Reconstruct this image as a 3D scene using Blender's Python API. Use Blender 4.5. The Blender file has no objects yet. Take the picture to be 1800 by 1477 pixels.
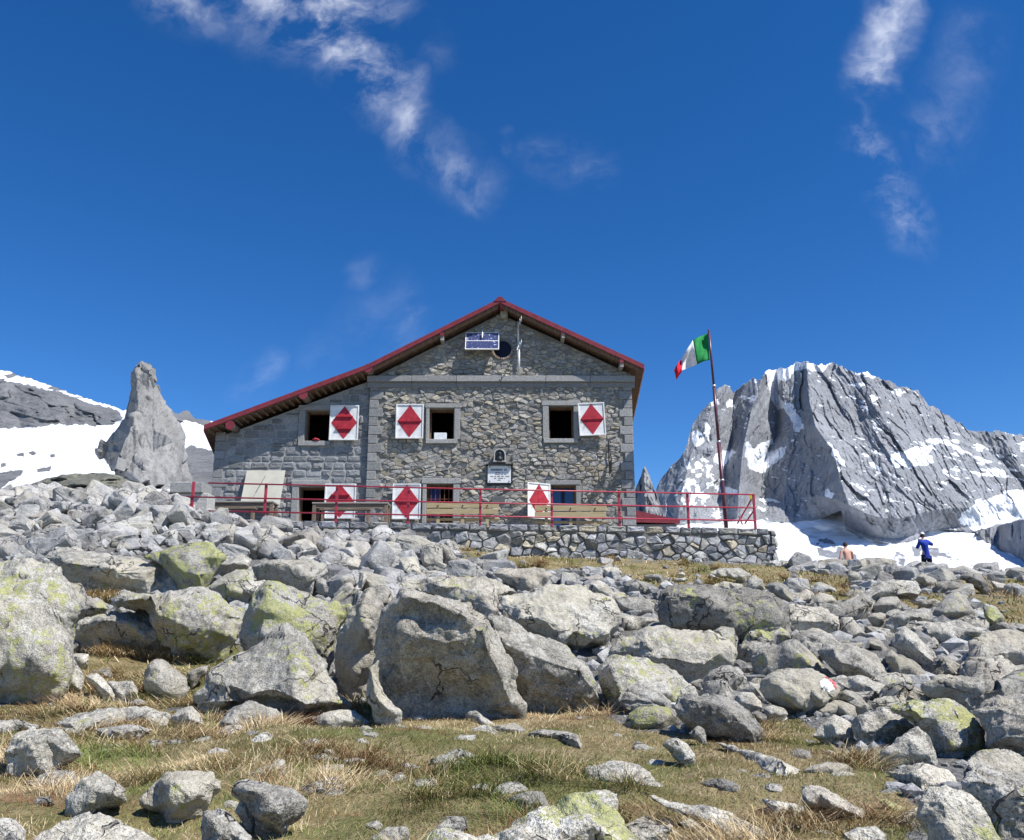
import bpy, bmesh, math, random
import numpy as np
from mathutils import Vector, Matrix, Euler
from mathutils.geometry import delaunay_2d_cdt
random.seed(7); RNG = np.random.default_rng(11)
scene = bpy.context.scene
COL = scene.collection
# ------------------------------------------------------------------ camera model (pixels of the 1800 x 1477 photograph)
F, CX, CY, EYE = 1550.0, 900.0, 738.5, 1.6
PITCH = math.radians(14.0); CP, SP = math.cos(PITCH), math.sin(PITCH)
def ray(px, py):
    u = (np.asarray(px, float)-CX)/F; v = (CY-np.asarray(py, float))/F
    return np.stack([u, CP-v*SP, SP+v*CP], -1)
def at(px, py, Y):
    r = ray(px, py); k = np.asarray(Y)/r[..., 1]
    return r*k[..., None]+np.array([0, 0, EYE])
def project(P):
    P = np.asarray(P, float)-np.array([0, 0, EYE])
    d = P[..., 1]*CP+P[..., 2]*SP; v = -P[..., 1]*SP+P[..., 2]*CP
    return CX+F*P[..., 0]/d, CY-F*v/d
# ------------------------------------------------------------------ noise
def _h(ix, iy, iz):
    n = ix*1619+iy*31337+iz*6971+1013
    n = (n ^ (n >> 13)) & 0x7fffffff
    n = (n*((n*n*60493+19990303) & 0x7fffffff)+1376312589) & 0x7fffffff
    return n/1073741824.0-1.0
def vnoise(P):
    i = np.floor(P).astype(np.int64); f = P-i; f = f*f*(3-2*f)
    x, y, z = i[..., 0], i[..., 1], i[..., 2]; fx, fy, fz = f[..., 0], f[..., 1], f[..., 2]
    def L(a, b, t): return a+(b-a)*t
    return L(L(L(_h(x, y, z), _h(x+1, y, z), fx), L(_h(x, y+1, z), _h(x+1, y+1, z), fx), fy),
             L(L(_h(x, y, z+1), _h(x+1, y, z+1), fx), L(_h(x, y+1, z+1), _h(x+1, y+1, z+1), fx), fy), fz)
def fbm(P, o=4, g=.5):
    s = 0; a = 1; P = np.asarray(P, float)
    for k in range(o):
        s = s+a*vnoise(P*(2.03**k)+k*17.3); a *= g
    return s
def ridged(P, o=4):
    s = 0; a = 1
    for k in range(o):
        s = s+a*(1-2*np.abs(vnoise(P*(2.07**k)+k*31.7))); a *= .5
    return s
# ------------------------------------------------------------------ mesh / object helpers
def mesh_np(name, V, Fc, mat=None, smooth=True, tint=None, attr=None):
    V = np.asarray(V, np.float32); me = bpy.data.meshes.new(name)
    if isinstance(Fc, np.ndarray):
        n, k = Fc.shape
        me.vertices.add(len(V)); me.vertices.foreach_set('co', V.ravel())
        me.loops.add(n*k); me.loops.foreach_set('vertex_index', Fc.astype(np.int32).ravel())
        me.polygons.add(n); me.polygons.foreach_set('loop_start', np.arange(0, n*k, k, dtype=np.int32))
        me.update(calc_edges=True)
    else:
        me.from_pydata([tuple(map(float, v)) for v in V], [], [tuple(int(i) for i in f) for f in Fc]); me.update()
    me.polygons.foreach_set('use_smooth', np.full(len(me.polygons), smooth))
    if tint is not None:
        a = me.color_attributes.new('tint', 'FLOAT_COLOR', 'POINT')
        T = np.ones((len(V), 4), np.float32); T[:, :3] = tint; a.data.foreach_set('color', T.ravel())
    for k_, v_ in (attr or {}).items():
        a = me.attributes.new(k_, 'FLOAT', 'POINT'); a.data.foreach_set('value', np.asarray(v_, np.float32))
    for m in (mat if isinstance(mat, (list, tuple)) else [mat]):
        if m: me.materials.append(m)
    return me
def link(name, me, parent=None, loc=(0, 0, 0), rot=(0, 0, 0), scale=None, label=None, cat=None, group=None, kind=None):
    o = bpy.data.objects.new(name, me); COL.objects.link(o)
    o.location = loc; o.rotation_euler = rot
    if scale is not None: o.scale = scale
    if parent: o.parent = parent
    if label: o['label'] = label
    if cat: o['category'] = cat
    if group: o['group'] = group
    if kind: o['kind'] = kind
    return o
def empty(name, loc, label, cat, group=None, rot=(0, 0, 0)):
    return link(name, None, None, loc, rot, None, label, cat, group)
class MB:
    """collects boxes, tubes, lathes; one mesh"""
    def __init__(s): s.v = []; s.f = []; s.t = []
    def add(s, V, Fc, tint=None):
        b = len(s.v); s.v += [tuple(map(float, v)) for v in V]; s.f += [tuple(i+b for i in f) for f in Fc]
        s.t += [tint or (1, 1, 1)]*len(V); return s
    def box(s, a, b, tint=None, bev=0.0):
        x0, y0, z0 = [min(a[i], b[i]) for i in range(3)]; x1, y1, z1 = [max(a[i], b[i]) for i in range(3)]
        if bev > 0:
            bm = bmesh.new(); bmesh.ops.create_cube(bm, size=1)
            for v in bm.verts: v.co = ((v.co.x+.5)*(x1-x0)+x0, (v.co.y+.5)*(y1-y0)+y0, (v.co.z+.5)*(z1-z0)+z0)
            bmesh.ops.bevel(bm, geom=list(bm.edges), offset=min(bev, .3*min(x1-x0, y1-y0, z1-z0)), segments=1, affect='EDGES')
            s.add([v.co[:] for v in bm.verts], [[v.index for v in f.verts] for f in bm.faces] if not bm.verts.index_update() else 0, tint); bm.free(); return s
        V = [(x, y, z) for z in (z0, z1) for y in (y0, y1) for x in (x0, x1)]
        return s.add(V, [(0, 2, 3, 1), (4, 5, 7, 6), (0, 1, 5, 4), (2, 6, 7, 3), (0, 4, 6, 2), (1, 3, 7, 5)], tint)
    def tube(s, pts, r, n=10, tint=None, cap=True):
        pts = [Vector(p) for p in pts]; R = r if isinstance(r, (list, tuple)) else [r]*len(pts)
        V = []; Fc = []; up = None
        for i, p in enumerate(pts):
            t = (pts[min(i+1, len(pts)-1)]-pts[max(i-1, 0)]).normalized()
            if up is None: up = t.orthogonal().normalized()
            a = (up-t*up.dot(t)).normalized(); b = t.cross(a); up = a
            for k in range(n):
                w = 2*math.pi*k/n; V.append(p+(a*math.cos(w)+b*math.sin(w))*R[i])
        for i in range(len(pts)-1):
            for k in range(n):
                Fc.append((i*n+k, i*n+(k+1) % n, (i+1)*n+(k+1) % n, (i+1)*n+k))
        if cap: Fc += [tuple(range(n))[::-1], tuple(range((len(pts)-1)*n, len(pts)*n))]
        return s.add(V, Fc, tint)
    def hexa(s, P, tint=None):   # 8 points: bottom 4 ccw, top 4
        return s.add(P, [(3, 2, 1, 0), (4, 5, 6, 7), (0, 1, 5, 4), (1, 2, 6, 5), (2, 3, 7, 6), (3, 0, 4, 7)], tint)
    def mesh(s, name, mat, smooth=False): return mesh_np(name, np.array(s.v), s.f, mat, smooth, np.array(s.t, np.float32))
    def obj(s, name, mat, parent=None, smooth=False, **k): return link(name, s.mesh(name, mat, smooth), parent, **k)
def subdivide(V, T):
    E = np.concatenate([T[:, [0, 1]], T[:, [1, 2]], T[:, [2, 0]]]); E.sort(1)
    U, inv = np.unique(E[:, 0].astype(np.int64)*(len(V)+1)+E[:, 1], return_inverse=True)
    a = U//(len(V)+1); b = U % (len(V)+1); M = (V[a]+V[b])*.5; n = len(T); o = len(V)
    m0, m1, m2 = inv[:n]+o, inv[n:2*n]+o, inv[2*n:]+o
    return np.vstack([V, M]), np.vstack([np.c_[T[:, 0], m0, m2], np.c_[T[:, 1], m1, m0], np.c_[T[:, 2], m2, m1], np.c_[m0, m1, m2]])
def laplace(V, T, lam=.5, it=1):
    E = np.concatenate([T[:, [0, 1]], T[:, [1, 2]], T[:, [2, 0]]]); E.sort(1); E = np.unique(E, axis=0); n = len(V)
    deg = np.bincount(E.ravel(), minlength=n).astype(float); deg[deg == 0] = 1
    for _ in range(it):
        A = np.stack([np.bincount(E[:, 0], V[E[:, 1], c], n)+np.bincount(E[:, 1], V[E[:, 0], c], n) for c in range(3)], 1)/deg[:, None]
        V = V+(A-V)*(lam[:, None] if isinstance(lam, np.ndarray) else lam)
    return V
def normals(V, T):
    N = np.cross(V[T[:, 1]]-V[T[:, 0]], V[T[:, 2]]-V[T[:, 0]]); R = np.zeros_like(V)
    for k in range(3):
        for c in range(3): R[:, c] += np.bincount(T[:, k], N[:, c], len(V))
    return R/(np.linalg.norm(R, axis=1, keepdims=True)+1e-12)
def inpoly(x, y, poly):
    x = np.asarray(x, float); y = np.asarray(y, float); c = np.zeros(x.shape, bool); n = len(poly); j = n-1
    for i in range(n):
        xi, yi = poly[i][:2]; xj, yj = poly[j][:2]
        if yi != yj: c ^= ((yi > y) != (yj > y)) & (x < (xj-xi)*(y-yi)/(yj-yi)+xi)
        j = i
    return c
def polydist(x, y, poly):
    d = np.full(np.shape(x), 1e9)
    for i in range(len(poly)):
        ax, ay = poly[i-1][:2]; bx, by = poly[i][:2]; ex, ey = bx-ax, by-ay
        t = np.clip(((x-ax)*ex+(y-ay)*ey)/(ex*ex+ey*ey+1e-9), 0, 1); d = np.minimum(d, np.hypot(x-ax-t*ex, y-ay-t*ey))
    return np.where(inpoly(x, y, poly), d, -d)
def P2(s): return [tuple(float(q) for q in p.split(',')) for p in s.split()]
# ------------------------------------------------------------------ materials
class NT:
    def __init__(s, m): s.m = m; s.t = m.node_tree; s.n = s.t.nodes; s.l = s.t.links
    def node(s, typ, **k):
        x = s.n.new(typ)
        for a, b in k.items():
            if a.startswith('_'): setattr(x, a[1:], b)
        return x
    def put(s, sock, v):
        if isinstance(v, bpy.types.NodeSocket): s.l.new(v, sock)
        elif v is not None: sock.default_value = v
    def math(s, op, a, b=None, c=None, clamp=False):
        x = s.n.new('ShaderNodeMath'); x.operation = op; x.use_clamp = clamp
        for i, v in enumerate((a, b, c)):
            if v is not None: s.put(x.inputs[i], v)
        return x.outputs[0]
    def vmath(s, op, a, b=None, scale=None):
        x = s.n.new('ShaderNodeVectorMath'); x.operation = op; s.put(x.inputs[0], a)
        if b is not None: s.put(x.inputs[1], b)
        if scale is not None: s.put(x.inputs['Scale'], scale)
        return x.outputs['Value'] if op in ('DOT_PRODUCT', 'LENGTH', 'DISTANCE') else x.outputs[0]
    def noise(s, vec, scale, detail=4, rough=.55, dist=0.0, col=False):
        x = s.n.new('ShaderNodeTexNoise'); s.put(x.inputs['Vector'], vec); x.inputs['Scale'].default_value = scale
        x.inputs['Detail'].default_value = detail; x.inputs['Roughness'].default_value = rough; x.inputs['Distortion'].default_value = dist
        return x.outputs['Color' if col else 'Fac']
    def voro(s, vec, scale, feature='F1', out='Distance', rand=1.0):
        x = s.n.new('ShaderNodeTexVoronoi'); x.feature = feature; s.put(x.inputs['Vector'], vec); x.inputs['Scale'].default_value = scale
        x.inputs['Randomness'].default_value = rand
        return x.outputs[out]
    def step(s, v, a, b, lo=0.0, hi=1.0):
        x = s.n.new('ShaderNodeMapRange'); x.interpolation_type = 'SMOOTHSTEP'; s.put(x.inputs[0], v)
        x.inputs[1].default_value = a; x.inputs[2].default_value = b; x.inputs[3].default_value = lo; x.inputs[4].default_value = hi
        return x.outputs[0]
    def mix(s, fac, a, b, mode='MIX'):
        x = s.n.new('ShaderNodeMix'); x.data_type = 'RGBA'; x.blend_type = mode
        s.put(x.inputs[0], fac)
        for i, v in ((6, a), (7, b)):
            if isinstance(v, (tuple, list)) and len(v) == 3: v = (*v, 1)
            s.put(x.inputs[i], v)
        return x.outputs[2]
    def bump(s, h, strength=.5, dist=.02, normal=None):
        x = s.n.new('ShaderNodeBump'); s.put(x.inputs['Height'], h); x.inputs['Strength'].default_value = strength
        x.inputs['Distance'].default_value = dist
        if normal is not None: s.put(x.inputs['Normal'], normal)
        return x.outputs[0]
    def attr(s, name, out='Color'):
        x = s.n.new('ShaderNodeAttribute'); x.attribute_name = name; return x.outputs[out]
def new_mat(name):
    m = bpy.data.materials.new(name); m.use_nodes = True; t = NT(m); t.n.clear()
    o = t.n.new('ShaderNodeOutputMaterial'); b = t.n.new('ShaderNodeBsdfPrincipled'); t.l.new(b.outputs[0], o.inputs[0])
    b.inputs['Roughness'].default_value = .85; b.inputs['Specular IOR Level'].default_value = .25
    t.b = b
    return m, t
def setb(t, base=None, rough=None, normal=None, spec=None, metal=None):
    for k, v in (('Base Color', base), ('Roughness', rough), ('Normal', normal), ('Specular IOR Level', spec), ('Metallic', metal)):
        if v is None: continue
        if isinstance(v, (tuple, list)) and len(v) == 3: v = (*v, 1)
        t.put(t.b.inputs[k], v)
def wpos(t): return t.n.new('ShaderNodeNewGeometry').outputs['Position']
def opos(t): return t.n.new('ShaderNodeTexCoord').outputs['Object']
def granite(name, base=(.47, .44, .37), dark=(.15, .142, .125), lich=(.47, .48, .16), amount=0.0, warm=0.0, speck=1.0, patina=1.0):
    """boulder granite: mottled greys, salt-and-pepper grains, pale crust, dark crust and yellow-green map lichen.
    The object's own colour gives lichen (R), brightness (G) and warmth (B)."""
    m, t = new_mat(name); p = wpos(t); oi = t.n.new('ShaderNodeObjectInfo')
    sep = t.n.new('ShaderNodeSeparateColor'); t.l.new(oi.outputs['Color'], sep.inputs[0]); R, G, B = sep.outputs[:3]
    n1 = t.noise(p, 1.5, 5, .62); n2 = t.noise(p, 6.5, 6, .7); n3 = t.noise(p, 24, 4, .75); n4 = t.noise(p, 80, 3, .7)
    c = t.mix(t.step(n1, .38, .62), tuple(q*1.12 for q in base), tuple(q*.66 for q in base))
    c = t.mix(t.step(n2, .47, .60, 0, .7*patina), c, (.62, .60, .54)); c = t.mix(t.step(n3, .50, .60, 0, .45*patina), c, (.22, .215, .20)); c = t.mix(t.step(n3, .47, .38, 0, .4), c, (.60, .59, .55))                 # pale crust
    c = t.mix(t.math('MULTIPLY', t.step(t.noise(p, 4.3, 7, .75), .52, .60, 0, .85*patina), t.step(n3, .38, .54)), c, dark)   # dark crust
    c = t.mix(t.step(n4, .54, .64, 0, .85*speck), c, (.09, .09, .095)); c = t.mix(t.step(n4, .46, .38, 0, .6*speck), c, (.62, .61, .58))
    c = t.mix(B, c, t.mix(.5, c, (.42, .33, .22), 'MIX'))
    c = t.mix(1.0, c, t.mix(G, (.45, .45, .47), (1.36, 1.35, 1.31)), 'MULTIPLY')
    rn = t.step(oi.outputs['Random'], .25, .9); c = t.mix(t.math('MULTIPLY', rn, t.step(t.noise(t.vmath('MULTIPLY', p, (5, 5, 1.1)), 1.3, 5, .7), .50, .60, 0, .75)), c, t.mix(.35, c, (.10, .10, .095)), 'MIX')
    c = t.mix(t.math('MULTIPLY', t.math('SUBTRACT', 1.0, rn), t.step(t.noise(p, 1.1, 3), .45, .6, 0, .5)), c, (.55, .50, .38))
    ck = t.voro(t.vmath('ADD', p, t.vmath('SCALE', t.noise(p, 1.6, 4, .6, col=True), scale=.9)), 1.15, 'DISTANCE_TO_EDGE'); ckm = t.math('MULTIPLY', t.step(ck, .016, .004), t.step(t.noise(p, 1.3, 3), .48, .56)); c = t.mix(t.math('MULTIPLY', ckm, .8), c, (.06, .058, .055))
    la = t.noise(p, 2.2, 4, .6); lb = t.noise(p, 11, 5, .68)
    lv = t.math('ADD', t.math('MULTIPLY', la, .5), t.math('MULTIPLY', lb, .5))
    th = t.math('SUBTRACT', .655, t.math('MULTIPLY', R, .165)); lm = t.math('MULTIPLY', t.math('SUBTRACT', lv, th), 48, clamp=True)
    lc = t.mix(t.step(t.noise(p, 45, 3), .35, .65), lich, (.33, .34, .16))
    c = t.mix(t.math('MULTIPLY', lm, .78), c, lc)
    h = t.math('ADD', t.math('MULTIPLY', t.math('SUBTRACT', n2, ckm), .6), t.math('ADD', t.math('MULTIPLY', n3, .3), t.math('MULTIPLY', n4, .12)))
    setb(t, c, .95, t.bump(h, 1.0, .09), .1)
    return m
def plain(name, col, rough=.6, nscale=8, var=.15, bump=.0, spec=.3, metal=0.0):
    m, t = new_mat(name); p = opos(t); n = t.noise(p, nscale, 5, .6)
    c = t.mix(t.step(n, .3, .7), tuple(q*(1-var) for q in col), tuple(min(1, q*(1+var)) for q in col))
    setb(t, c, rough, t.bump(n, .4, bump) if bump else None, spec, metal); return m
def tinted(name, rough=.9, nscale=14, bump=.03, grain=.35, mul=1.0, spots=0.0):
    """stone or straw whose own colour comes from the mesh's tint"""
    m, t = new_mat(name); p = wpos(t); a = t.attr('tint'); n = t.noise(p, nscale, 6, .65); n2 = t.noise(p, nscale*5, 3, .7)
    v = t.math('ADD', t.math('MULTIPLY', n, .6), t.math('MULTIPLY', n2, .4))
    c = t.mix(1.0, a, t.mix(t.step(v, .35, .65), ((1-grain)*mul,)*3, ((1+grain)*mul,)*3), 'MULTIPLY')
    if spots: c = t.mix(t.step(t.noise(p, nscale*.35, 6, .7), .56, .66, 0, spots), c, (.5, .49, .46))
    setb(t, c, rough, t.bump(v, .8, bump) if bump else None, .2); return m
M = {}
M['granite'] = granite('lichened granite')
M['rubble'] = granite('fresh broken granite', base=(.45, .445, .44), dark=(.2, .2, .21), speck=.6, patina=.55)
M['stone'] = tinted('masonry stone', nscale=9, bump=.05, grain=.38, spots=.4)
M['block'] = tinted('dressed grey stone', nscale=18, bump=.03, grain=.25)
M['mortar'] = tinted('mortar', nscale=12, bump=.02, grain=.2)
M['blade'] = tinted('grass blades', nscale=3, bump=0, grain=.15)
M['red'] = plain('red painted metal', (.21, .028, .036), .42, 5, .18, .0, .5)
M['rail'] = plain('railing red paint', (.36, .03, .055), .4, 12, .15, 0, .5)
M['redwood'] = plain('red painted wood', (.40, .025, .042), .6, 6, .22, .01, .3)
M['white'] = plain('white painted wood', (.74, .74, .72), .55, 5, .13, .005, .3)
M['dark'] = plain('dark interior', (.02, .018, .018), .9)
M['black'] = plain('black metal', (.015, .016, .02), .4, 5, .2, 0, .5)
M['galv'] = plain('galvanised metal', (.55, .56, .58), .4, 20, .15, 0, .5, .6)
M['snow'] = plain('snow', (.86, .88, .91), .7, .3, .04, .0, .3)
def wood(name, a, b, sc=(30, 3, 3)):
    m, t = new_mat(name); p = t.vmath('MULTIPLY', opos(t), sc); n = t.noise(p, 1.0, 6, .7, .6)
    setb(t, t.mix(t.step(n, .3, .7), a, b), .8, t.bump(n, .5, .01), .2); return m
M['wood_old'] = wood('weathered brown wood', (.13, .095, .07), (.27, .21, .16), (2, 14, 30))
M['wood_new'] = wood('yellow new wood', (.36, .28, .15), (.50, .41, .25), (2, 14, 30))
M['wood_grey'] = wood('grey wood', (.26, .24, .21), (.42, .39, .35), (2, 14, 30))
M['soffit'] = wood('brown roof boards', (.12, .07, .045), (.24, .15, .09), (14, 2, 3))
M['rust'] = plain('rusty iron', (.16, .07, .04), .7, 30, .3)
M['blue'] = plain('blue cloth', (.03, .05, .18), .8)
M['bluereflect'] = plain('door in reflected blue', (.02, .035, .09), .5)  # blue reflection of the door glass put into the leaf's colour
M['glass'] = plain('window glass', (.03, .06, .16), .08, 3, .05, 0, .6)  # reflected blue put into the door pane's base colour
M['darkglass'] = plain('dark attic glass', (.010, .010, .022), .35, 3, .05, 0, .2)
M['roofmetal'] = plain('dark red roof sheet', (.17, .035, .04), .5, 6, .12)
M['woodlight'] = wood('light rafter wood', (.13, .09, .06), (.24, .17, .11), (14, 2, 14))
M['fabw'] = plain('white fabric', (.75, .75, .76), .8); M['fabg'] = plain('green fabric', (.01, .22, .05), .8); M['fabr'] = plain('red fabric', (.55, .01, .03), .8)
M['marble'] = plain('white marble', (.74, .74, .73), .4, 6, .05); M['bronze'] = plain('dark bronze', (.03, .035, .035), .5, 20, .3, .01)
M['skin'] = plain('skin', (.62, .36, .27), .55, 9, .08); M['hair'] = plain('dark hair', (.05, .03, .025), .8); M['jacket'] = plain('blue jacket cloth', (.015, .05, .36), .8, 20, .2, .01)
M['trousers'] = plain('black trousers', (.012, .012, .016), .8, 20, .2, .01); M['cap'] = plain('white cap cloth', (.75, .74, .70), .8); M['panelcream'] = plain('cream cement panel', (.50, .48, .40), .85, 3, .08, .005)
M['yellow'] = plain('yellow paint', (.6, .45, .02), .5); M['paintw'] = plain('white trail paint', (.74, .72, .70), .8, 30, .12, .004); M['paintr'] = plain('red trail paint', (.52, .13, .13), .8, 30, .2, .004)
M['boxcream'] = plain('cream metal box', (.42, .40, .30), .5); M['cloudw'] = plain('paper box', (.7, .72, .74), .7)
def solar_mat():
    m, t = new_mat('solar cells'); p = opos(t); v = t.voro(t.vmath('MULTIPLY', p, (9, 9, 9)), 1.0, out='Color'); n = t.noise(p, 16, 3)
    c = t.mix(n, (.03, .035, .10), (.09, .11, .22)); c = t.mix(t.step(n, .60, .68), c, (.5, .55, .7)); setb(t, c, .15, None, .6); return m
M['solar'] = solar_mat()
M['red2'] = plain('dark red pole paint', (.10, .03, .045), .35, 5, .2, 0, .5); M['ink'] = plain('dark lettering', (.08, .08, .09), .7)
# ------------------------------------------------------------------ terrain heights: columns by direction, rows by distance
GC = np.array([-600, 0, 300, 500, 700, 1000, 1300, 1450, 1800, 2400.])
GR = {  # distance: picture row of the ground in each direction
 4: [1477]*10, 5: [1400]*10, 7.2: [1300]*10, 9: [1250, 1250, 1250, 1250, 1250, 1250, 1247, 1245, 1240, 1240],
 10.5: [1205, 1205, 1200, 1200, 1205, 1212, 1210, 1205, 1200, 1200], 13.5: [1110]*8+[1112, 1112],
 16: [1045, 1048, 1050, 1052, 1055, 1060, 1062, 1062, 1066, 1066], 20: [938, 950, 962, 985, 1000, 1015, 1022, 1024, 1036, 1036],
 22.2: [878, 887, 896, 948, 972, 995, 1005, 1012, 1022, 1022], 23.5: [872, 879, 887, 930, 958, 985, 998, 1005, 1016, 1016],
 25: [872, 878, 885, 932, 955, 977, 990, 1002, 1012, 1012], 28: [860, 866, 874, 960, 970, 985, 1000, 1010, 1014, 1014]}
D_ = sorted(GR); GZ = []
for d in D_: GZ.append([float(at(CX, y, d)[2]) for y in GR[d]])
GZ = [[0]*10, [.42]*10, [.66]*10]+GZ+[[5.2, 5.2, 5.2, 3.4, 3.2, 3.2, 3.4, 3.9, 3.9, 3.5], [5, 5, 5, 3, 2, 2, 2, 2.6, 2.6, 2], [4, 4, 4, 2, 0, -2, -6, -8, -8, -8], [-4]*10, [-30]*10, [-60]*10]
D_ = [0, 2, 3]+D_+[35, 42, 60, 110, 400, 9000]
GZ = np.array(GZ); D_ = np.array(D_, float)
def G(x, y, rough=True):
    x = np.asarray(x, float); y = np.asarray(y, float)
    yy = np.clip(y, 0, 9000); c = np.clip(900+F*CP*x/np.maximum(yy, 1.5), -600, 2400)
    i = np.clip(np.searchsorted(D_, yy, 'right')-1, 0, len(D_)-2); t = (yy-D_[i])/(D_[i+1]-D_[i])
    j = np.clip(np.searchsorted(GC, c, 'right')-1, 0, len(GC)-2); s = (c-GC[j])/(GC[j+1]-GC[j]); s = s*s*(3-2*s)
    z = (GZ[i, j]*(1-s)+GZ[i, j+1]*s)*(1-t)+(GZ[i+1, j]*(1-s)+GZ[i+1, j+1]*s)*t
    z = np.where(y < 0, y*.12, z)
    if rough:
        P = np.stack([x, y, 0*x], -1); z = z+.055*fbm(P*1.1, 3)*np.clip(y/4, .3, 1)+.02*fbm(P*5, 2)
    return z
def hit(px, py):
    """distance at which the line of sight through a pixel meets the ground"""
    r = ray(px, py); Y = np.arange(2.5, 60, .05); k = Y/r[1]
    z = EYE+k*r[2]; g = G(k*r[0], Y, False); h = np.nonzero(z <= g)[0]
    return float(Y[h[0]]) if len(h) else 26.0
# ------------------------------------------------------------------ grass regions in picture terms (only used to choose ground spots)
GRASS = [P2(s) for s in (
 "-400,1255 0,1250 60,1225 120,1215 250,1235 340,1240 420,1262 620,1260 640,1240 700,1255 920,1245 1060,1235 1100,1275 1200,1290 1330,1300 1340,1270 1400,1265 1500,1330 1540,1350 1600,1420 1600,1520 1760,1700 1760,2000 -400,2000",
 "120,1150 160,1135 280,1140 345,1135 380,1160 340,1200 330,1245 120,1225 140,1180",
 "150,1030 200,1040 205,1056 190,1070 160,1050",
 "780,935 860,930 960,962 1060,975 1200,985 1330,990 1390,1000 1400,1030 1380,1040 1200,1035 1120,1030 1060,1000 960,1012 860,985 800,975",
 "1400,1005 1500,1010 1500,1060 1440,1060 1400,1040", "1570,1035 1660,1038 1660,1070 1580,1070",
 "1690,1035 1850,1040 1850,1110 1740,1100 1720,1060", "360,1160 420,1130 440,1150 380,1200 340,1230 330,1200",
 "1680,1020 1850,1010 1850,1060 1700,1050")]
def grassy(x, y, z):
    px, py = project(np.stack([x, y, z], -1)); m = np.full(np.shape(x), -999.)
    for p in GRASS: m = np.maximum(m, polydist(px, py, p))
    return m
# ground sheet
ys = np.concatenate([np.linspace(-30, 0, 16)[:-1], np.arange(0, 12, .07), np.arange(12, 45, .16), np.geomspace(45, 9000, 60)])
ss = np.linspace(-1, 1, 301); X = ss[None, :]*(np.abs(ys)[:, None]*1.0+7); Y = np.repeat(ys[:, None], 301, 1)
Z = G(X, Y); n1, n2 = X.shape
I = np.arange(n1*n2).reshape(n1, n2); Q = np.stack([I[:-1, :-1], I[:-1, 1:], I[1:, 1:], I[1:, :-1]], -1).reshape(-1, 4)
gm = grassy(X.ravel(), Y.ravel(), Z.ravel())+14*fbm(np.stack([X.ravel()*2.5, Y.ravel()*2.5, 0*X.ravel()], -1), 3)
m, t = new_mat('ground soil and turf'); p = wpos(t)
n = t.noise(p, 3, 6, .65); nn = t.noise(p, 28, 4, .7); n5 = t.noise(p, .9, 4, .6)
turf = t.mix(t.step(n, .35, .65), (.24, .20, .09), (.42, .34, .19)); turf = t.mix(t.step(n5, .48, .62, 0, .7), turf, (.15, .17, .055))
turf = t.mix(t.step(nn, .5, .7, 0, .7), turf, (.13, .085, .05))
grit = t.mix(t.step(nn, .3, .7), (.10, .095, .09), (.30, .295, .28))
setb(t, t.mix(t.step(t.attr('turf', 'Fac'), .3, .7), grit, turf), .95, t.bump(t.math('ADD', n, nn), .9, .08), .1)
ground = link('ground', mesh_np('ground', np.stack([X, Y, Z], -1).reshape(-1, 3), Q, m, True, attr={'turf': np.clip(.5+gm/20, 0, 1)}), kind='structure')
ground['label'] = 'grassy stony ground rising to the hut'
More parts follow.
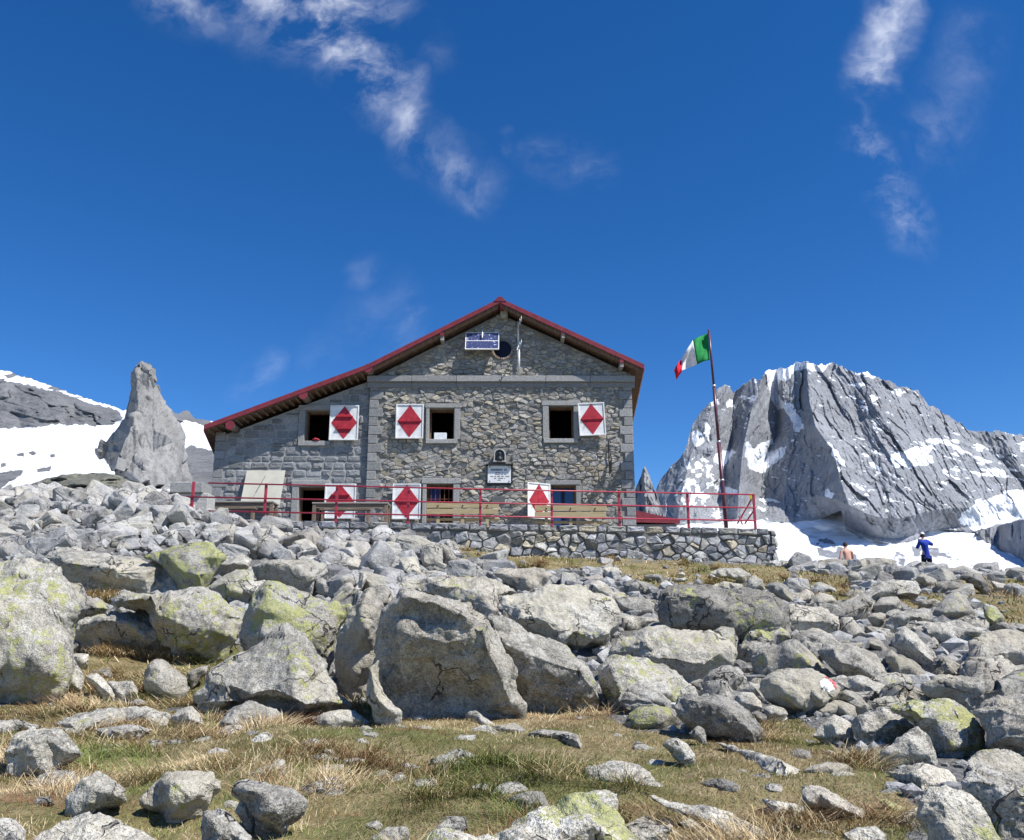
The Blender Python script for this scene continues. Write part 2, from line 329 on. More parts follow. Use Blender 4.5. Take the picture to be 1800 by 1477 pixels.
ROCKS = r"""
giant pale boulder thick with lichen at the left edge|l=.8 g=.72 b=1248 lean=.3 lump=.14 n=14|-150,1010 -60,985 0,983 40,975 88,982 107,995 116,1018 124,1042 130,1078 123,1110 119,1125 117,1165 113,1202 97,1230 95,1246 10,1240 -60,1240 -150,1200
long slab with a deep dark hollow beneath its pale top|l=.45 g=.62 b=1052|73,978,.5 96,962,.55 142,969,.5 196,978,.45 251,982,.45 293,995,.4 311,1029,.1 300,1045,.1 262,1045,.1 232,1040,.05 196,1045,.2 142,1035,.22 118,1015,.2 107,990,.0;110,988,-.12 150,992,-.14 196,997,-.16 202,1005,-.12 206,1030,.0 250,1005,-.05 240,1030,-.02 160,1025,.14 185,1030,.14
rounded boulder splashed with bright yellow lichen below the rubble heap|l=1 g=.5 b=1054 n=8|251,980 311,958 347,951 378,953 395,980 378,1007 356,1033 309,1029 293,995
small humped rock with a dark left side above the grey lichen boulder|l=.3 g=.5 b=1050|229,1040 240,1006 269,1012 311,1031 307,1040 267,1045;243,1012,-.2 247,1038,-.2 280,1025,-.1
broad grey boulder speckled with green lichen left of the wedge of shadow|l=.75 g=.5 b=1165 lump=.2|196,1060 207,1040 233,1038 278,1042 296,1035 356,1033 385,1044 405,1058 436,1072 433,1085 420,1125 378,1158 360,1162 344,1150 300,1140 275,1130 262,1082 240,1078;232,1055,-.05 258,1048,-.12 270,1078,-.08 300,1052,-.02 340,1060,.0 390,1075,-.02 330,1100,-.12 380,1110,-.14 345,1135,-.1
rounded boulder with a dark overhanging hollow above dry straw|l=.55 g=.55 b=1152|124,1118,.05 138,1093,.0 169,1084,.05 213,1082,.12 284,1084,.25 311,1087,.3 347,1107,.25 350,1140,.1 287,1147,.0 276,1144,.0 225,1150,.18 173,1149,.2 142,1142,.15;142,1098,-.12 168,1089,-.18 200,1090,-.22 225,1097,-.26 245,1115,-.26 265,1135,-.2 160,1120,.02 195,1125,.02 235,1135,.0 290,1110,-.12 320,1125,-.08
lichened slab leaning between the giant left boulder and the hollow one|l=.6 g=.55 b=1120|116,1018 142,1024 151,1047 184,1056 196,1071 169,1084 138,1093 125,1115 120,1078
small pale wedge stone on top of the hollow boulder|l=.1 g=.6 b=1086|196,1060 220,1058 238,1073 253,1082 213,1083
large pale triangular boulder with yellow lichen on its right flank|l=.55 g=.78 b=1268 lean=.45 lump=.12|338,1227 378,1180 429,1144 502,1095 545,1122 578,1165 600,1216 622,1235 620,1245 545,1260 531,1267 509,1235 458,1231 430,1235 385,1253 345,1238;500,1110,.3 520,1170,-.04 535,1240,-.14 450,1170,.16 470,1215,-.05 400,1205,.03 400,1232,-.1 440,1222,-.12 560,1200,.06 512,1228,-.14 590,1235,-.05
tall lichened boulder rising behind the pale triangular one|l=.85 g=.6 b=1205 dy=-.2|418,1113,.3 430,1085,.35 455,1042,.4 471,1024,.45 500,1027 535,1042 600,1064 618,1069 600,1100 588,1160 578,1170 545,1200 480,1200 434,1133,.2 420,1125,.25;470,1045,.1 460,1085,.0 458,1115,-.08 530,1075,.05 540,1120,-.05 575,1110,.05
blunt boulder with a broad shaded face at the foot of the rubble|l=.1 g=.45 b=1046|438,995,.25 456,984,.3 493,982,.3 553,983,.55 573,995,.5 576,1004,.4 553,1020,.1 549,1035,.05 535,1040,.1 500,1030,.12 473,1028,.12 455,1035,.15 449,1020,.2;460,995,-.02 474,990,-.08 500,992,-.12 525,1000,-.14 545,1015,-.14 475,1015,.02 510,1020,.02 535,1030,.02
lichened wedge rock left of the blunt shaded boulder|l=.7 g=.5 b=1062|360,1033 389,1016 416,1000 442,1004 451,1024 436,1056 420,1058 396,1051
white topped block with dark front below the rubble|l=0 g=.85 b=1024|372,995,.1 389,985,.4 424,972,.6 444,983,.5 438,998,.1 420,998,.1 391,1010,.1 373,1020,.1 364,1020,.2;385,992,-.15 410,990,-.2 432,993,-.2
dark leaning boulder left of the biggest central boulder|l=.25 g=.5 b=1226 dy=-.1|586,1165,.2 596,1113,.2 609,1078,.15 624,1064,.2 647,1035,.35 667,1033,.35 687,1040,.3 678,1060,.1 664,1093,.0 655,1140,.05 650,1190,.1 640,1225,.1 612,1215,.2 598,1195,.25;634,1066,-.14 640,1088,-.24 645,1100,-.28 655,1070,-.12 636,1130,-.1 628,1180,.0 612,1110,.0 610,1160,.1
biggest central boulder with a sheer dark front and rounded ledge|l=.25 g=.5 b=1262 t=.45|660,1176,.08 662,1122,.06 673,1078,.0 705,1038,-.02 724,1031,.05 767,1045,.08 822,1067,.06 855,1096,.05 865,1111,.05 887,1144,.03 902,1176,.02 909,1209,.0 922,1238,.0 909,1249,.0 850,1255,.02 789,1258,.02 738,1258,.02 698,1253,.04 675,1215,.1;684,1085,-.08 712,1046,-.26 765,1055,-.36 815,1076,-.40 846,1104,-.40 866,1150,-.34 884,1200,-.26 898,1235,-.14 735,1085,-.21 785,1092,-.27 710,1108,-.25 735,1121,-.29 795,1128,-.32 834,1106,-.3 700,1150,-.13 750,1160,-.16 800,1170,-.19 740,1225,.05 800,1230,.04 850,1225,.0 690,1210,.03
thin upright flake propped against the central boulder|l=.15 g=.7 b=1264 dy=-.45|640,1224 651,1173 665,1158 666,1195 680,1224 706,1253 698,1260 658,1253;655,1195,-.05 662,1225,-.12 680,1245,-.1
split off block sloping down right of the central boulder|l=.4 g=.6 b=1250 dy=-.05|855,1085,.3 902,1096,.35 927,1115,.35 964,1129,.35 1000,1144,.3 1033,1165,.15 1047,1191,.1 1060,1231,.08 985,1246,.08 927,1235,.1 913,1195,.1 887,1144,.1 865,1111,.2;893,1138,-.10 930,1150,-.16 975,1166,-.2 1020,1177,-.2 1036,1200,-.14 920,1180,-.06 950,1215,-.02 1000,1215,-.06 1035,1225,-.04 895,1112,.12 950,1138,.05
flat yellowish lichened boulder behind the central one|l=.6 g=.62 b=1112 w=.25 lean=.6 lump=.1|700,1024 749,1018 800,1016 842,1013 884,1024 913,1042 880,1047 878,1064 889,1084 900,1100 862,1100 824,1064 767,1045 705,1035
large pale domed boulder right of the central one|l=.4 g=.82 b=1152 lean=.4 lump=.2|878,1047 922,1042 955,1029 1022,1031 1044,1042 1078,1051 1090,1073 1087,1100 1078,1122 1055,1140,.25 1060,1152,.3 1000,1152,.3 993,1138,.2 967,1129 904,1100,.1 895,1091,.1 880,1062,.3;915,1068,.05 908,1088,-.05 950,1060,.1 955,1090,-.08 1000,1070,.02 1010,1110,-.14 1050,1090,-.08 1045,1126,-.2 990,1130,-.18 1070,1115,-.12
white lump lying on the pale domed boulder|l=.05 g=.9 D=15.2|1022,1031 1051,1018 1067,1027 1082,1042 1078,1053 1045,1045
low flat pinkish boulder on the slope below the grass tufts|l=.05 g=.72 w=.5 lean=.6 b=1045|862,1008 875,1000 900,998 955,1000 973,1011 962,1024 929,1040 911,1036 889,1024
upright egg shaped grey rock above the flat boulders|l=0 g=.5 b=1004|739,967 758,951 776,958 779,990 767,996 742,1000
darker rounded rock leaning on the upright egg shaped one|l=0 g=.35 b=1002 dy=.2|773,953 787,960 804,980 798,991 780,991
thin slab with pale top and shaded edge by the dry straw|l=0 g=.62 b=1004|829,989,.1 842,983,.4 876,984,.4 879,993,.1 853,998,.1 838,1003,.1;840,990,-.2 865,990,-.2
broken grey block below the egg shaped rock|l=.1 g=.6 b=1020|782,998 807,989 824,987 842,1011 824,1016 784,1016
white faced rock at the right end of the rubble|l=0 g=.85 b=1022|700,982 729,978 738,996 744,1013 729,1020 700,1011
long dark fronted boulder with green lichen along its crest|l=.55 g=.42 b=1148|1152,1074,.15 1157,1057,.15 1172,1034,.3 1201,1028,.35 1239,1032,.35 1268,1039,.4 1312,1037,.45 1361,1039,.4 1383,1057,.3 1388,1088,.2 1392,1117,.12 1360,1130,.1 1317,1137,.1 1299,1139,.1 1270,1120,.08 1250,1108,.08 1206,1103,.1 1170,1103,.12 1157,1088,.15;1176,1048,-.06 1205,1044,-.1 1240,1050,-.14 1275,1072,-.2 1310,1070,-.14 1345,1068,-.1 1370,1085,-.08 1180,1075,-.0 1215,1080,-.02 1250,1090,-.06 1290,1105,-.08 1330,1100,-.12 1355,1115,-.05
broad pale boulder with lichen freckles behind the green front one|l=.55 g=.66 b=1208 lean=.38|1068,1150,.3 1083,1112,.3 1126,1110,.35 1174,1103 1214,1103 1250,1110 1283,1126 1292,1146 1290,1168 1250,1180 1234,1190 1208,1199 1170,1185 1130,1170 1090,1165,.3;1134,1120,.0 1142,1155,-.12 1105,1135,.18 1112,1160,.12 1180,1130,.02 1190,1160,-.1 1230,1140,.0 1240,1170,-.1 1265,1150,-.02
low boulder with green lichen cap and dark undercut|l=.75 g=.5 b=1248|1050,1179 1066,1159 1088,1149 1117,1152 1139,1163 1174,1174 1194,1186 1219,1208 1228,1219 1194,1230,.2 1186,1241,.2 1110,1243,.2 1072,1228,.2 1059,1214,.2;1075,1175,-.08 1100,1170,-.05 1080,1205,-.16 1120,1190,-.08 1130,1217,-.2 1165,1195,-.08 1175,1220,-.2 1090,1218,-.18
small upright lichened stone wedged behind the broad pale boulder|l=.85 g=.5 b=1170|1252,1108 1266,1101 1290,1103 1297,1121 1297,1139 1288,1160 1270,1150
squarish stone with a yellow lichen patch against the long dark boulder|l=.8 g=.55 b=1150 dy=-.2|1317,1102 1368,1101 1386,1110 1390,1121 1361,1139 1318,1142 1300,1135
steep dark sided boulder above the boulder with the trail mark|l=.7 g=.45 b=1205|1320,1150,.15 1337,1139,.15 1361,1134,.2 1379,1125,.25 1405,1125,.4 1428,1145,.4 1450,1163,.35 1480,1190,.3 1440,1200,.1 1360,1200,.15 1331,1190,.15 1322,1170,.15;1345,1146,-.1 1385,1135,-.08 1405,1150,-.16 1430,1175,-.22 1350,1175,.02 1390,1180,-.02 1420,1195,-.1
rounded grey boulder painted with a white and red trail mark|l=.3 g=.55 b=1260|1335,1213 1345,1191 1375,1176 1415,1173 1447,1184 1469,1198 1487,1209 1469,1225 1455,1235 1433,1247 1418,1258 1380,1248 1345,1232;1365,1195,-.02 1410,1185,.06 1450,1203,.0 1385,1220,-.2 1425,1215,-.14 1405,1240,-.2 1440,1228,-.16
brownish humped stone right of the broad pale boulder|l=.05 g=.38 w=.4 b=1232|1208,1201 1234,1190 1261,1172 1279,1169 1297,1174 1317,1192 1323,1214 1297,1217 1274,1228 1234,1214;1255,1185,-.08 1285,1180,-.02 1300,1190,-.16 1250,1205,-.05 1280,1212,-.1
long dark fronted wedge boulder above the thin pale slab|l=.2 g=.45 b=1300|1183,1244,.12 1192,1226,.2 1210,1220,.3 1239,1225,.3 1261,1224,.35 1283,1231,.35 1317,1255,.3 1334,1273,.2 1348,1293,.1 1339,1317,.05 1312,1306,.05 1281,1297,.08 1246,1290,.08 1212,1275,.1 1199,1270,.12;1213,1230,-.08 1240,1236,-.1 1262,1240,-.14 1295,1260,-.2 1320,1285,-.2 1210,1252,-.0 1245,1262,-.03 1280,1280,-.07 1325,1305,-.12
pale stone with a yellow spot behind the dark wedge boulder|l=.45 g=.72 b=1262|1277,1228 1301,1217 1323,1217 1339,1230 1341,1244 1317,1253
small rust brown block between two pale stones|l=0 g=.4 w=.9 b=1275|1317,1253 1330,1248 1348,1259 1348,1266 1337,1273
low round grey stone beside the rust brown block|l=.1 g=.6 b=1266|1341,1246 1357,1239 1377,1244 1387,1255 1374,1262 1350,1261
half black half lichened block lying in dry grass|l=.6 g=.42 b=1288|1093,1273,.2 1103,1253,.25 1123,1243,.3 1154,1241,.3 1192,1248,.3 1201,1259,.3 1194,1273,.2 1161,1284,.05 1101,1284,.15;1120,1256,.02 1152,1250,-.1 1158,1272,-.25 1115,1272,.0 1135,1275,-.1 1180,1260,-.05
small dark upright stone beside the oval speckled one|l=.05 g=.35 b=1309 u=1|1209,1290 1226,1275 1239,1281 1243,1310 1234,1308
oval salt and pepper stone tilted in the turf|l=0 g=.72 b=1346 u=1|1164,1310 1170,1301 1188,1296 1210,1308 1223,1330 1221,1344 1206,1348 1183,1328
long thin pale slab pointing down through brown tussocks|l=.3 g=.85 b=1366 lean=.9 lump=.12|1257,1304 1292,1315 1339,1328 1372,1339 1410,1350 1406,1368 1383,1381 1361,1370 1328,1341 1290,1321
flat pale slab sunk in green turf right of centre|l=.3 g=.85 b=1392 lean=.8 lump=.1|1026,1352 1050,1346 1086,1338 1123,1346 1152,1368 1170,1386 1145,1390 1090,1379 1035,1376
low dark lens shaped stone in the green turf|l=.05 g=.42 b=1396|1228,1377 1250,1369 1281,1369 1299,1379 1310,1397 1272,1394 1239,1384
long white slab running off the bottom of the turf|l=.3 g=.85 b=1500 lean=.8 lump=.08|1137,1397 1192,1413 1257,1419 1290,1433 1317,1450 1366,1477 1370,1500 1290,1500 1272,1461 1239,1441 1206,1430 1166,1417
pale stone beside the lower edge of the long white slab|l=.05 g=.65 b=1476|1192,1446 1214,1439 1234,1450 1250,1473 1223,1464 1206,1457
sharp crested white boulder with bright yellow lichen nearest the viewer|l=.85 g=.92 D=3.75 lean=.35 lump=.16 n=12|724,1479 775,1453 804,1460 833,1474 884,1464 920,1449 949,1427 985,1424 1004,1405 1036,1402 1069,1387 1084,1398 1098,1427 1116,1456 1140,1480 1150,1530 720,1530
flat two humped stone in the turf below the split block|l=.1 g=.55 b=1320|927,1289 949,1282 993,1285 1015,1289 1025,1307 1022,1318 985,1304 942,1296
thin pale stone edge just below the reddish heather|l=.1 g=.7 b=1287|996,1282 1036,1275 1065,1285 1025,1285
small mossy stone at the foot of the central boulder|l=.1 g=.55 b=1278|815,1253 836,1249 869,1271 847,1276 818,1262
tiny flat pale stone below the upright flake|l=0 g=.75 b=1268|713,1262 738,1256 751,1264 735,1267
flat grey pebble left of the tiny pale stone|l=0 g=.65 b=1285|684,1278 702,1273 718,1278 713,1284
smallest flat stone in the green strip|l=0 g=.7 b=1297|673,1291 687,1287 700,1293 684,1296
low stone with a dark left side in the green strip|l=0 g=.65 b=1294|724,1278 753,1276 789,1289 760,1293 735,1291
half buried stone in dry grass below the green strip|l=0 g=.55 b=1352|600,1336 629,1331 649,1336 622,1347 604,1351
thin stone showing through straw near the middle|l=0 g=.65 b=1365|891,1355 920,1353 942,1362 916,1364
sunken stone fringed by a straw tussock|l=.2 g=.6 b=1426|887,1405 927,1391 953,1391 971,1420 927,1424
grey stone cut by the bottom edge left of the sharp white boulder|l=.2 g=.5 b=1500|651,1471 680,1453 716,1453 720,1471 702,1490 655,1490
low dome at the right foot of the pale triangular boulder|l=.1 g=.62 b=1276|545,1262 575,1250 600,1247 622,1249 655,1269 636,1273 560,1275
long low mossy slab below the group of white stones|l=.5 g=.55 b=1286 lump=.15|91,1274 113,1260 182,1245 255,1245 298,1256 298,1274 273,1278 218,1267 182,1280 138,1290
small stones tucked under the long mossy slab|l=.1 g=.6 b=1294 dy=-.15|164,1282 230,1273 270,1282 244,1293 175,1292
squat lichened stone at the right end of the mossy slab|l=.6 g=.6 b=1284|298,1260 316,1245 338,1238 353,1256 360,1278 327,1280 305,1274
dark hump with a pale tail below the triangular boulder|l=.3 g=.5 b=1284|382,1278 396,1249 433,1233 451,1235 505,1253 498,1260 473,1264 436,1275 400,1282
small dark faced stone alone in the brown turf|l=0 g=.5 b=1306|424,1300 436,1285 456,1285 440,1304
big smooth oval speckled boulder at the left|l=.15 g=.72 b=1368|5,1325 18,1289 55,1278 102,1278 131,1300 153,1325 105,1345 95,1365 36,1358 11,1351
low stone cut by the left edge above the oval boulder|l=.1 g=.6 b=1298|-20,1267 36,1265 73,1278 36,1282 11,1296 -20,1289
sliver of stone behind the oval boulder|l=.1 g=.6 b=1292|102,1278 127,1280 145,1291 116,1291
dark blotched angular boulder among straw at lower left|l=.3 g=.42 b=1440|109,1438,.15 113,1398,.2 145,1365,.35 175,1351,.4 204,1373,.4 225,1391,.35 222,1409,.25 182,1416,.1 138,1431,.05;150,1375,.05 165,1390,-.1 200,1395,-.1 130,1410,.0 160,1412,-.1
broad pale slab cut by the bottom left edge|l=.15 g=.75 D=3.8 lean=.6 lump=.1|58,1480 105,1445 175,1424 211,1438 255,1460 295,1480 300,1520 50,1520
grey boulder with a yellow lichen spot low on its front|l=.4 g=.58 b=1444|240,1409 269,1376 291,1355 327,1351 378,1358 391,1384 375,1402 342,1424 320,1438 291,1442 280,1420;300,1370,-.02 350,1368,.04 345,1395,-.14 300,1400,-.18 310,1425,-.16
smooth grey boulder with a dark undercut lower front|l=.3 g=.5 b=1478|404,1391 418,1376 447,1373 484,1385 520,1387 542,1409 527,1435 505,1449,.2 498,1475,.25 447,1471,.25 451,1442,.2 436,1409;435,1388,-.05 470,1400,-.1 510,1405,-.05 490,1430,-.22 465,1425,-.2
small grey stone held between two boulders in straw|l=.05 g=.5 b=1458|411,1427 422,1405 444,1420 451,1442 444,1456
smooth pale stone at the bottom beside the undercut boulder|l=.3 g=.7 b=1500|353,1424 385,1420 415,1442 436,1460 445,1478 440,1500 355,1500
stone in the bottom left corner|l=.3 g=.6 b=1495|-20,1438 29,1438 47,1460 44,1480 40,1500 -20,1500
faint sunken stone left of the blotched boulder|l=.1 g=.6 b=1428|55,1424 62,1402 87,1400 98,1413
narrow upright pale stone against the giant left boulder|l=.3 g=.8 b=1222|113,1202 118,1165 131,1158 144,1182 149,1196 144,1216 129,1218
pale stone behind the narrow upright one|l=.05 g=.8 b=1182|121,1153 133,1149 157,1149 156,1171 142,1178
small dark square stone under the hollow boulder's left end|l=.1 g=.45 b=1152|120,1122 140,1124 141,1138 133,1144 121,1149
white elongated stone lying diagonally|l=0 g=.95 b=1234|147,1187 169,1182 187,1196 204,1222 200,1231 184,1229 169,1211 153,1198
white flat topped stone resting beside the diagonal one|l=0 g=.98 b=1230|187,1198,.3 233,1196,.4 244,1211,.3 242,1222,.1 207,1227,.1 198,1211,.1;200,1208,-.1 235,1215,-.15
small dark stone behind the two white ones|l=0 g=.4 b=1200 dy=.2|160,1180 191,1173 200,1187 191,1196 175,1190
smooth grey shield shaped stone on the left turf|l=.3 g=.55 b=1234|250,1187 271,1158 287,1158 311,1176 329,1191 336,1209 316,1220 300,1231 276,1218 253,1211;275,1175,.0 300,1190,-.05 290,1215,-.15 265,1195,-.1
dark wedge stone resting on the triangular boulder's left slope|l=0 g=.42 b=1208|327,1184 347,1173 370,1167 364,1184 336,1204
half hidden stone in straw below the shield shaped one|l=.1 g=.65 b=1248|222,1236 244,1227 262,1235 250,1245 225,1243
smooth long backed boulder with a dark right underside|l=.1 g=.6 b=1212|1439,1146 1449,1130 1478,1130 1511,1132 1542,1150 1556,1166 1564,1186 1567,1206 1538,1202 1511,1198 1480,1192 1453,1163;1465,1140,.0 1500,1145,.05 1530,1165,-.05 1550,1180,-.12 1475,1165,-.14 1510,1172,-.18 1540,1195,-.1
glossy black rock slab in the gap between boulders|l=0 g=.0 b=1210|1553,1152 1564,1141 1589,1152 1613,1163 1638,1188 1622,1206 1589,1192 1571,1190
pointed slab shaped boulder sloping down to the right|l=.1 g=.6 b=1195|1573,1114 1589,1101 1613,1117 1644,1146 1660,1161 1678,1186 1642,1183 1611,1163 1587,1150 1564,1139;1590,1115,.1 1612,1140,-.05 1635,1158,-.12 1650,1172,-.1
broad sloping slab high on the right of the boulder field|l=.15 g=.6 b=1138|1600,1103 1644,1094 1689,1092 1733,1106 1742,1117 1700,1123 1678,1134 1651,1128 1622,1121
very wide cracked grey slab at the right edge|l=.2 g=.55 b=1205 lean=.5 lump=.12 n=9|1702,1128 1733,1114 1767,1110 1800,1114 1860,1120 1870,1200 1767,1178 1756,1197 1729,1194 1684,1183 1704,1172
wide boulder with a dark smooth front below the cracked slab|l=.1 g=.4 b=1255|1620,1210,.15 1640,1188,.2 1667,1186,.3 1711,1190,.3 1747,1199,.35 1778,1197,.35 1800,1203,.3 1870,1205,.3 1870,1260,.1 1735,1232,.05 1705,1252,.05 1690,1242,.08 1667,1226,.1 1631,1220,.12;1645,1197,.0 1680,1197,-.04 1715,1203,-.08 1760,1210,-.1 1820,1215,-.06 1690,1222,.02 1730,1222,.0
dark cut block at the right edge above the wide dark one|l=.1 g=.4 b=1208 dy=.1|1767,1172,.1 1800,1168,.2 1860,1165,.2 1870,1205,.1 1778,1199,.1 1766,1190,.1;1785,1180,-.12 1830,1182,-.12
big domed grey boulder at the right edge|l=.2 g=.6 b=1345 lump=.25 n=9|1707,1250 1729,1228 1756,1219 1800,1221 1870,1225 1880,1350 1800,1335 1769,1320 1731,1315 1729,1284
furrowed boulder with many yellow lichen blotches|l=.95 g=.55 b=1340 lump=.2|1560,1244 1593,1233 1631,1228 1667,1224 1689,1237 1711,1259 1729,1281 1729,1313 1700,1328 1662,1335 1647,1319 1631,1288 1613,1277 1600,1261 1582,1253;1600,1245,.05 1640,1245,.1 1680,1255,.12 1620,1262,-.08 1655,1285,-.08 1700,1290,.0 1672,1310,-.14 1705,1312,-.05 1645,1262,.02
rounded brownish boulder with a faded red smear|l=.05 g=.48 w=.35 b=1320|1498,1273 1502,1259 1533,1246 1551,1241 1569,1253 1591,1259 1607,1277 1589,1290 1564,1312 1542,1317 1502,1310 1504,1297 1498,1284;1520,1262,.0 1560,1262,.05 1515,1285,-.12 1550,1280,-.12 1580,1275,-.05 1540,1302,-.1
dark based blunt stone propped over a gap|l=.05 g=.5 b=1360|1538,1333,.05 1556,1315,.1 1578,1297,.15 1596,1284,.2 1618,1277,.3 1633,1295,.3 1647,1319,.25 1647,1346,.15 1622,1343,.12 1600,1346,.12 1560,1357,.12 1542,1348,.1;1595,1300,-.1 1612,1312,-.18 1600,1330,-.12 1570,1322,-.08 1575,1345,.0 1630,1325,-.08
white pyramid shaped stone above the straw tuft|l=0 g=.8 b=1314|1427,1295 1444,1273 1464,1253 1476,1261 1496,1268 1504,1297 1498,1308 1473,1310 1458,1299;1464,1272,.05 1470,1290,-.12 1488,1290,-.1
dark flat stone lying over the white pyramid stone|l=0 g=.38 b=1262 dy=-.1|1420,1250 1433,1239 1460,1230 1480,1230 1504,1241 1507,1255 1496,1266 1473,1255 1449,1259
grey wedge stone right below the painted trail mark|l=0 g=.55 b=1256|1458,1226 1487,1213 1498,1215 1516,1228 1531,1241 1527,1250 1507,1255 1489,1233
pale stone right of the boulder with the trail mark|l=.05 g=.66 b=1234|1471,1201 1489,1186 1507,1186 1542,1201 1584,1210 1593,1217 1560,1226 1533,1230 1511,1221
flat capped stone just above the furrowed lichen boulder|l=.1 g=.62 b=1248|1531,1235 1560,1226 1589,1217 1622,1219 1631,1228 1596,1233 1562,1244 1542,1241
low pale slab under the blunt propped stone|l=.3 g=.78 b=1402 lean=.7 lump=.12|1556,1359 1591,1346 1627,1341 1667,1353 1689,1381 1687,1388 1636,1390 1622,1399 1596,1388 1573,1373
big rounded boulder with yellow lichen at lower right|l=.65 g=.58 D=3.2 lean=.4 lump=.22 n=10|1611,1437 1618,1406 1633,1384 1662,1381 1689,1390 1711,1406 1729,1421 1747,1444 1760,1477 1765,1540 1640,1540 1631,1460
massive boulder with a dark streaked side in the lower right corner|l=.5 g=.62 D=4.0 t=.4|1691,1377,.1 1700,1341,.3 1698,1328,.4 1716,1317,.5 1747,1315,.6 1778,1321,.65 1800,1335,.6 1870,1360,.5 1880,1540,.0 1765,1540,-.05 1760,1477,-.0 1740,1435,.02 1711,1400,.05;1727,1345,.25 1730,1372,-.08 1760,1385,-.08 1795,1400,-.1 1840,1420,-.12 1760,1350,.3 1810,1370,.2 1745,1410,-.0 1780,1450,.0 1820,1480,-.02
long grey boulder with a straw fringe at lower right|l=.05 g=.72 b=1452 lump=.16|1407,1390 1411,1384 1436,1379 1462,1393 1489,1410 1520,1421 1527,1439 1524,1448 1489,1437 1444,1420 1413,1417
flat yellowish slab under the pyramid stone's straw|l=.35 g=.72 w=.2 b=1372|1409,1355,.05 1429,1344,.3 1453,1337,.5 1489,1344,.5 1516,1359,.4 1511,1368,.1 1458,1366,.05 1438,1368,.05 1413,1363,.05;1430,1352,-.12 1470,1357,-.12 1450,1345,.15
dark ended slab below the flat yellowish one|l=0 g=.6 b=1376 dy=-.1|1457,1364 1464,1355 1493,1357 1517,1368 1500,1373 1467,1373
low rounded stone ringed with moss below the wedge boulder|l=.15 g=.62 b=1350|1379,1326 1400,1316 1424,1319 1437,1336 1424,1345 1385,1339
dark mossy stone in the straw under the pale slab|l=.2 g=.3 b=1408|1531,1395 1556,1386 1576,1386 1584,1399 1564,1404 1544,1401
small slab completely covered in yellow lichen|l=1.35 g=.6 b=1440|1542,1406 1556,1404 1589,1419 1584,1430 1571,1437 1553,1424
pale stone cut by the bottom edge at right|l=.2 g=.6 b=1500|1482,1466 1507,1453 1538,1450 1559,1466 1556,1495 1480,1495
curved pale stone beside the lower right boulder|l=.3 g=.65 b=1455|1576,1448 1591,1428 1613,1419 1611,1433 1589,1450
low flat stone in front of the long grey boulder|l=.05 g=.7 b=1434|1337,1404 1366,1408 1397,1413 1414,1419 1410,1428 1383,1424 1361,1430
rounded half buried stone in brown heather|l=.05 g=.62 b=1402|1337,1384 1352,1376 1372,1379 1383,1393 1370,1399 1339,1392
thin pale slab edge near the bottom right heather|l=.05 g=.8 b=1480 lump=.1|1368,1447 1414,1453 1460,1460 1475,1475 1440,1480 1383,1454
wide smooth whaleback slab below the two hikers|l=.45 g=.66 b=1080 lean=.6 lump=.12|1489,1061 1504,1046 1538,1028 1584,1019 1611,1019 1620,1039 1618,1046 1578,1043 1542,1052 1533,1074 1496,1072
pale angular block resting on the whaleback slab's foot|l=0 g=.8 w=.3 b=1078 dy=-.2|1533,1066 1547,1050 1578,1048 1591,1066 1564,1074 1536,1074;1545,1064,-.25 1570,1062,-.2
small grey cube under the pale angular block|l=0 g=.5 b=1114|1522,1086 1533,1077 1559,1079 1556,1097 1551,1110 1533,1099;1540,1085,-.2 1552,1086,-.2
flat topped block with a wide dark front below the right straw patch|l=.05 g=.55 b=1120|1556,1092,.1 1569,1079,.3 1593,1070,.6 1638,1068,.6 1638,1092,.2 1611,1094,.1 1600,1101,.05 1573,1114,.05 1553,1110,.1;1568,1083,-.02 1595,1083,-.15 1615,1085,-.2 1575,1100,.03 1595,1095,-.05
hump backed lichened boulder at the edge of the straw patch|l=.5 g=.5 b=1096|1640,1074 1660,1050 1684,1037 1698,1046 1716,1074 1716,1083 1676,1088 1640,1092;1665,1060,.0 1690,1055,.05 1660,1078,-.1 1690,1075,-.15
pale speckled granite block with a rusty dark front|l=0 g=.85 b=1128|1386,1061,.5 1400,1063,.5 1444,1068,.5 1476,1083,.4 1480,1097,.25 1476,1123,.05 1427,1110,.1 1400,1114,.1 1387,1112,.1;1388,1090,-.05 1425,1091,-.12 1445,1090,-.14 1470,1083,-.05 1474,1100,-.12 1440,1106,-.02
sloping grey slab right of the speckled granite block|l=.1 g=.6 b=1128|1476,1123 1478,1085 1498,1083 1524,1117 1500,1123
lichened round stone under the speckled granite block|l=.55 g=.55 b=1152|1396,1115 1427,1103 1444,1106 1476,1128 1440,1146 1405,1132
shaded slab behind the long backed boulder|l=0 g=.45 b=1156 dy=.2|1478,1128 1507,1121 1542,1121 1562,1139 1553,1152 1516,1134
dark angular block on the right crest near the snow|l=0 g=.38 b=1046|1687,1014,.1 1700,1003,.3 1722,1008,.4 1740,1028,.2 1744,1039,.1 1711,1030,.05;1705,1012,-.15 1725,1022,-.15
grey split block below the dark angular crest block|l=0 g=.5 b=1046|1644,1023 1684,1017 1698,1032 1700,1039 1667,1041 1640,1034
grey block left of the split block on the crest|l=0 g=.55 b=1038|1604,1017 1620,1006 1647,1021 1638,1034 1609,1021
square dark faced block below the crest wall|l=0 g=.5 b=1032|1489,1003,.05 1511,1006,.05 1519,1026,.05 1491,1028,.05;1495,1012,-.2 1510,1015,-.2
grey sloping rock at the left of the whaleback slab|l=.1 g=.62 b=1046|1422,1032 1440,1021 1469,1034 1471,1041 1444,1041
tan topped stone above the speckled granite block|l=0 g=.7 w=.6 b=1064|1396,1050 1418,1034 1433,1046 1422,1059 1398,1061
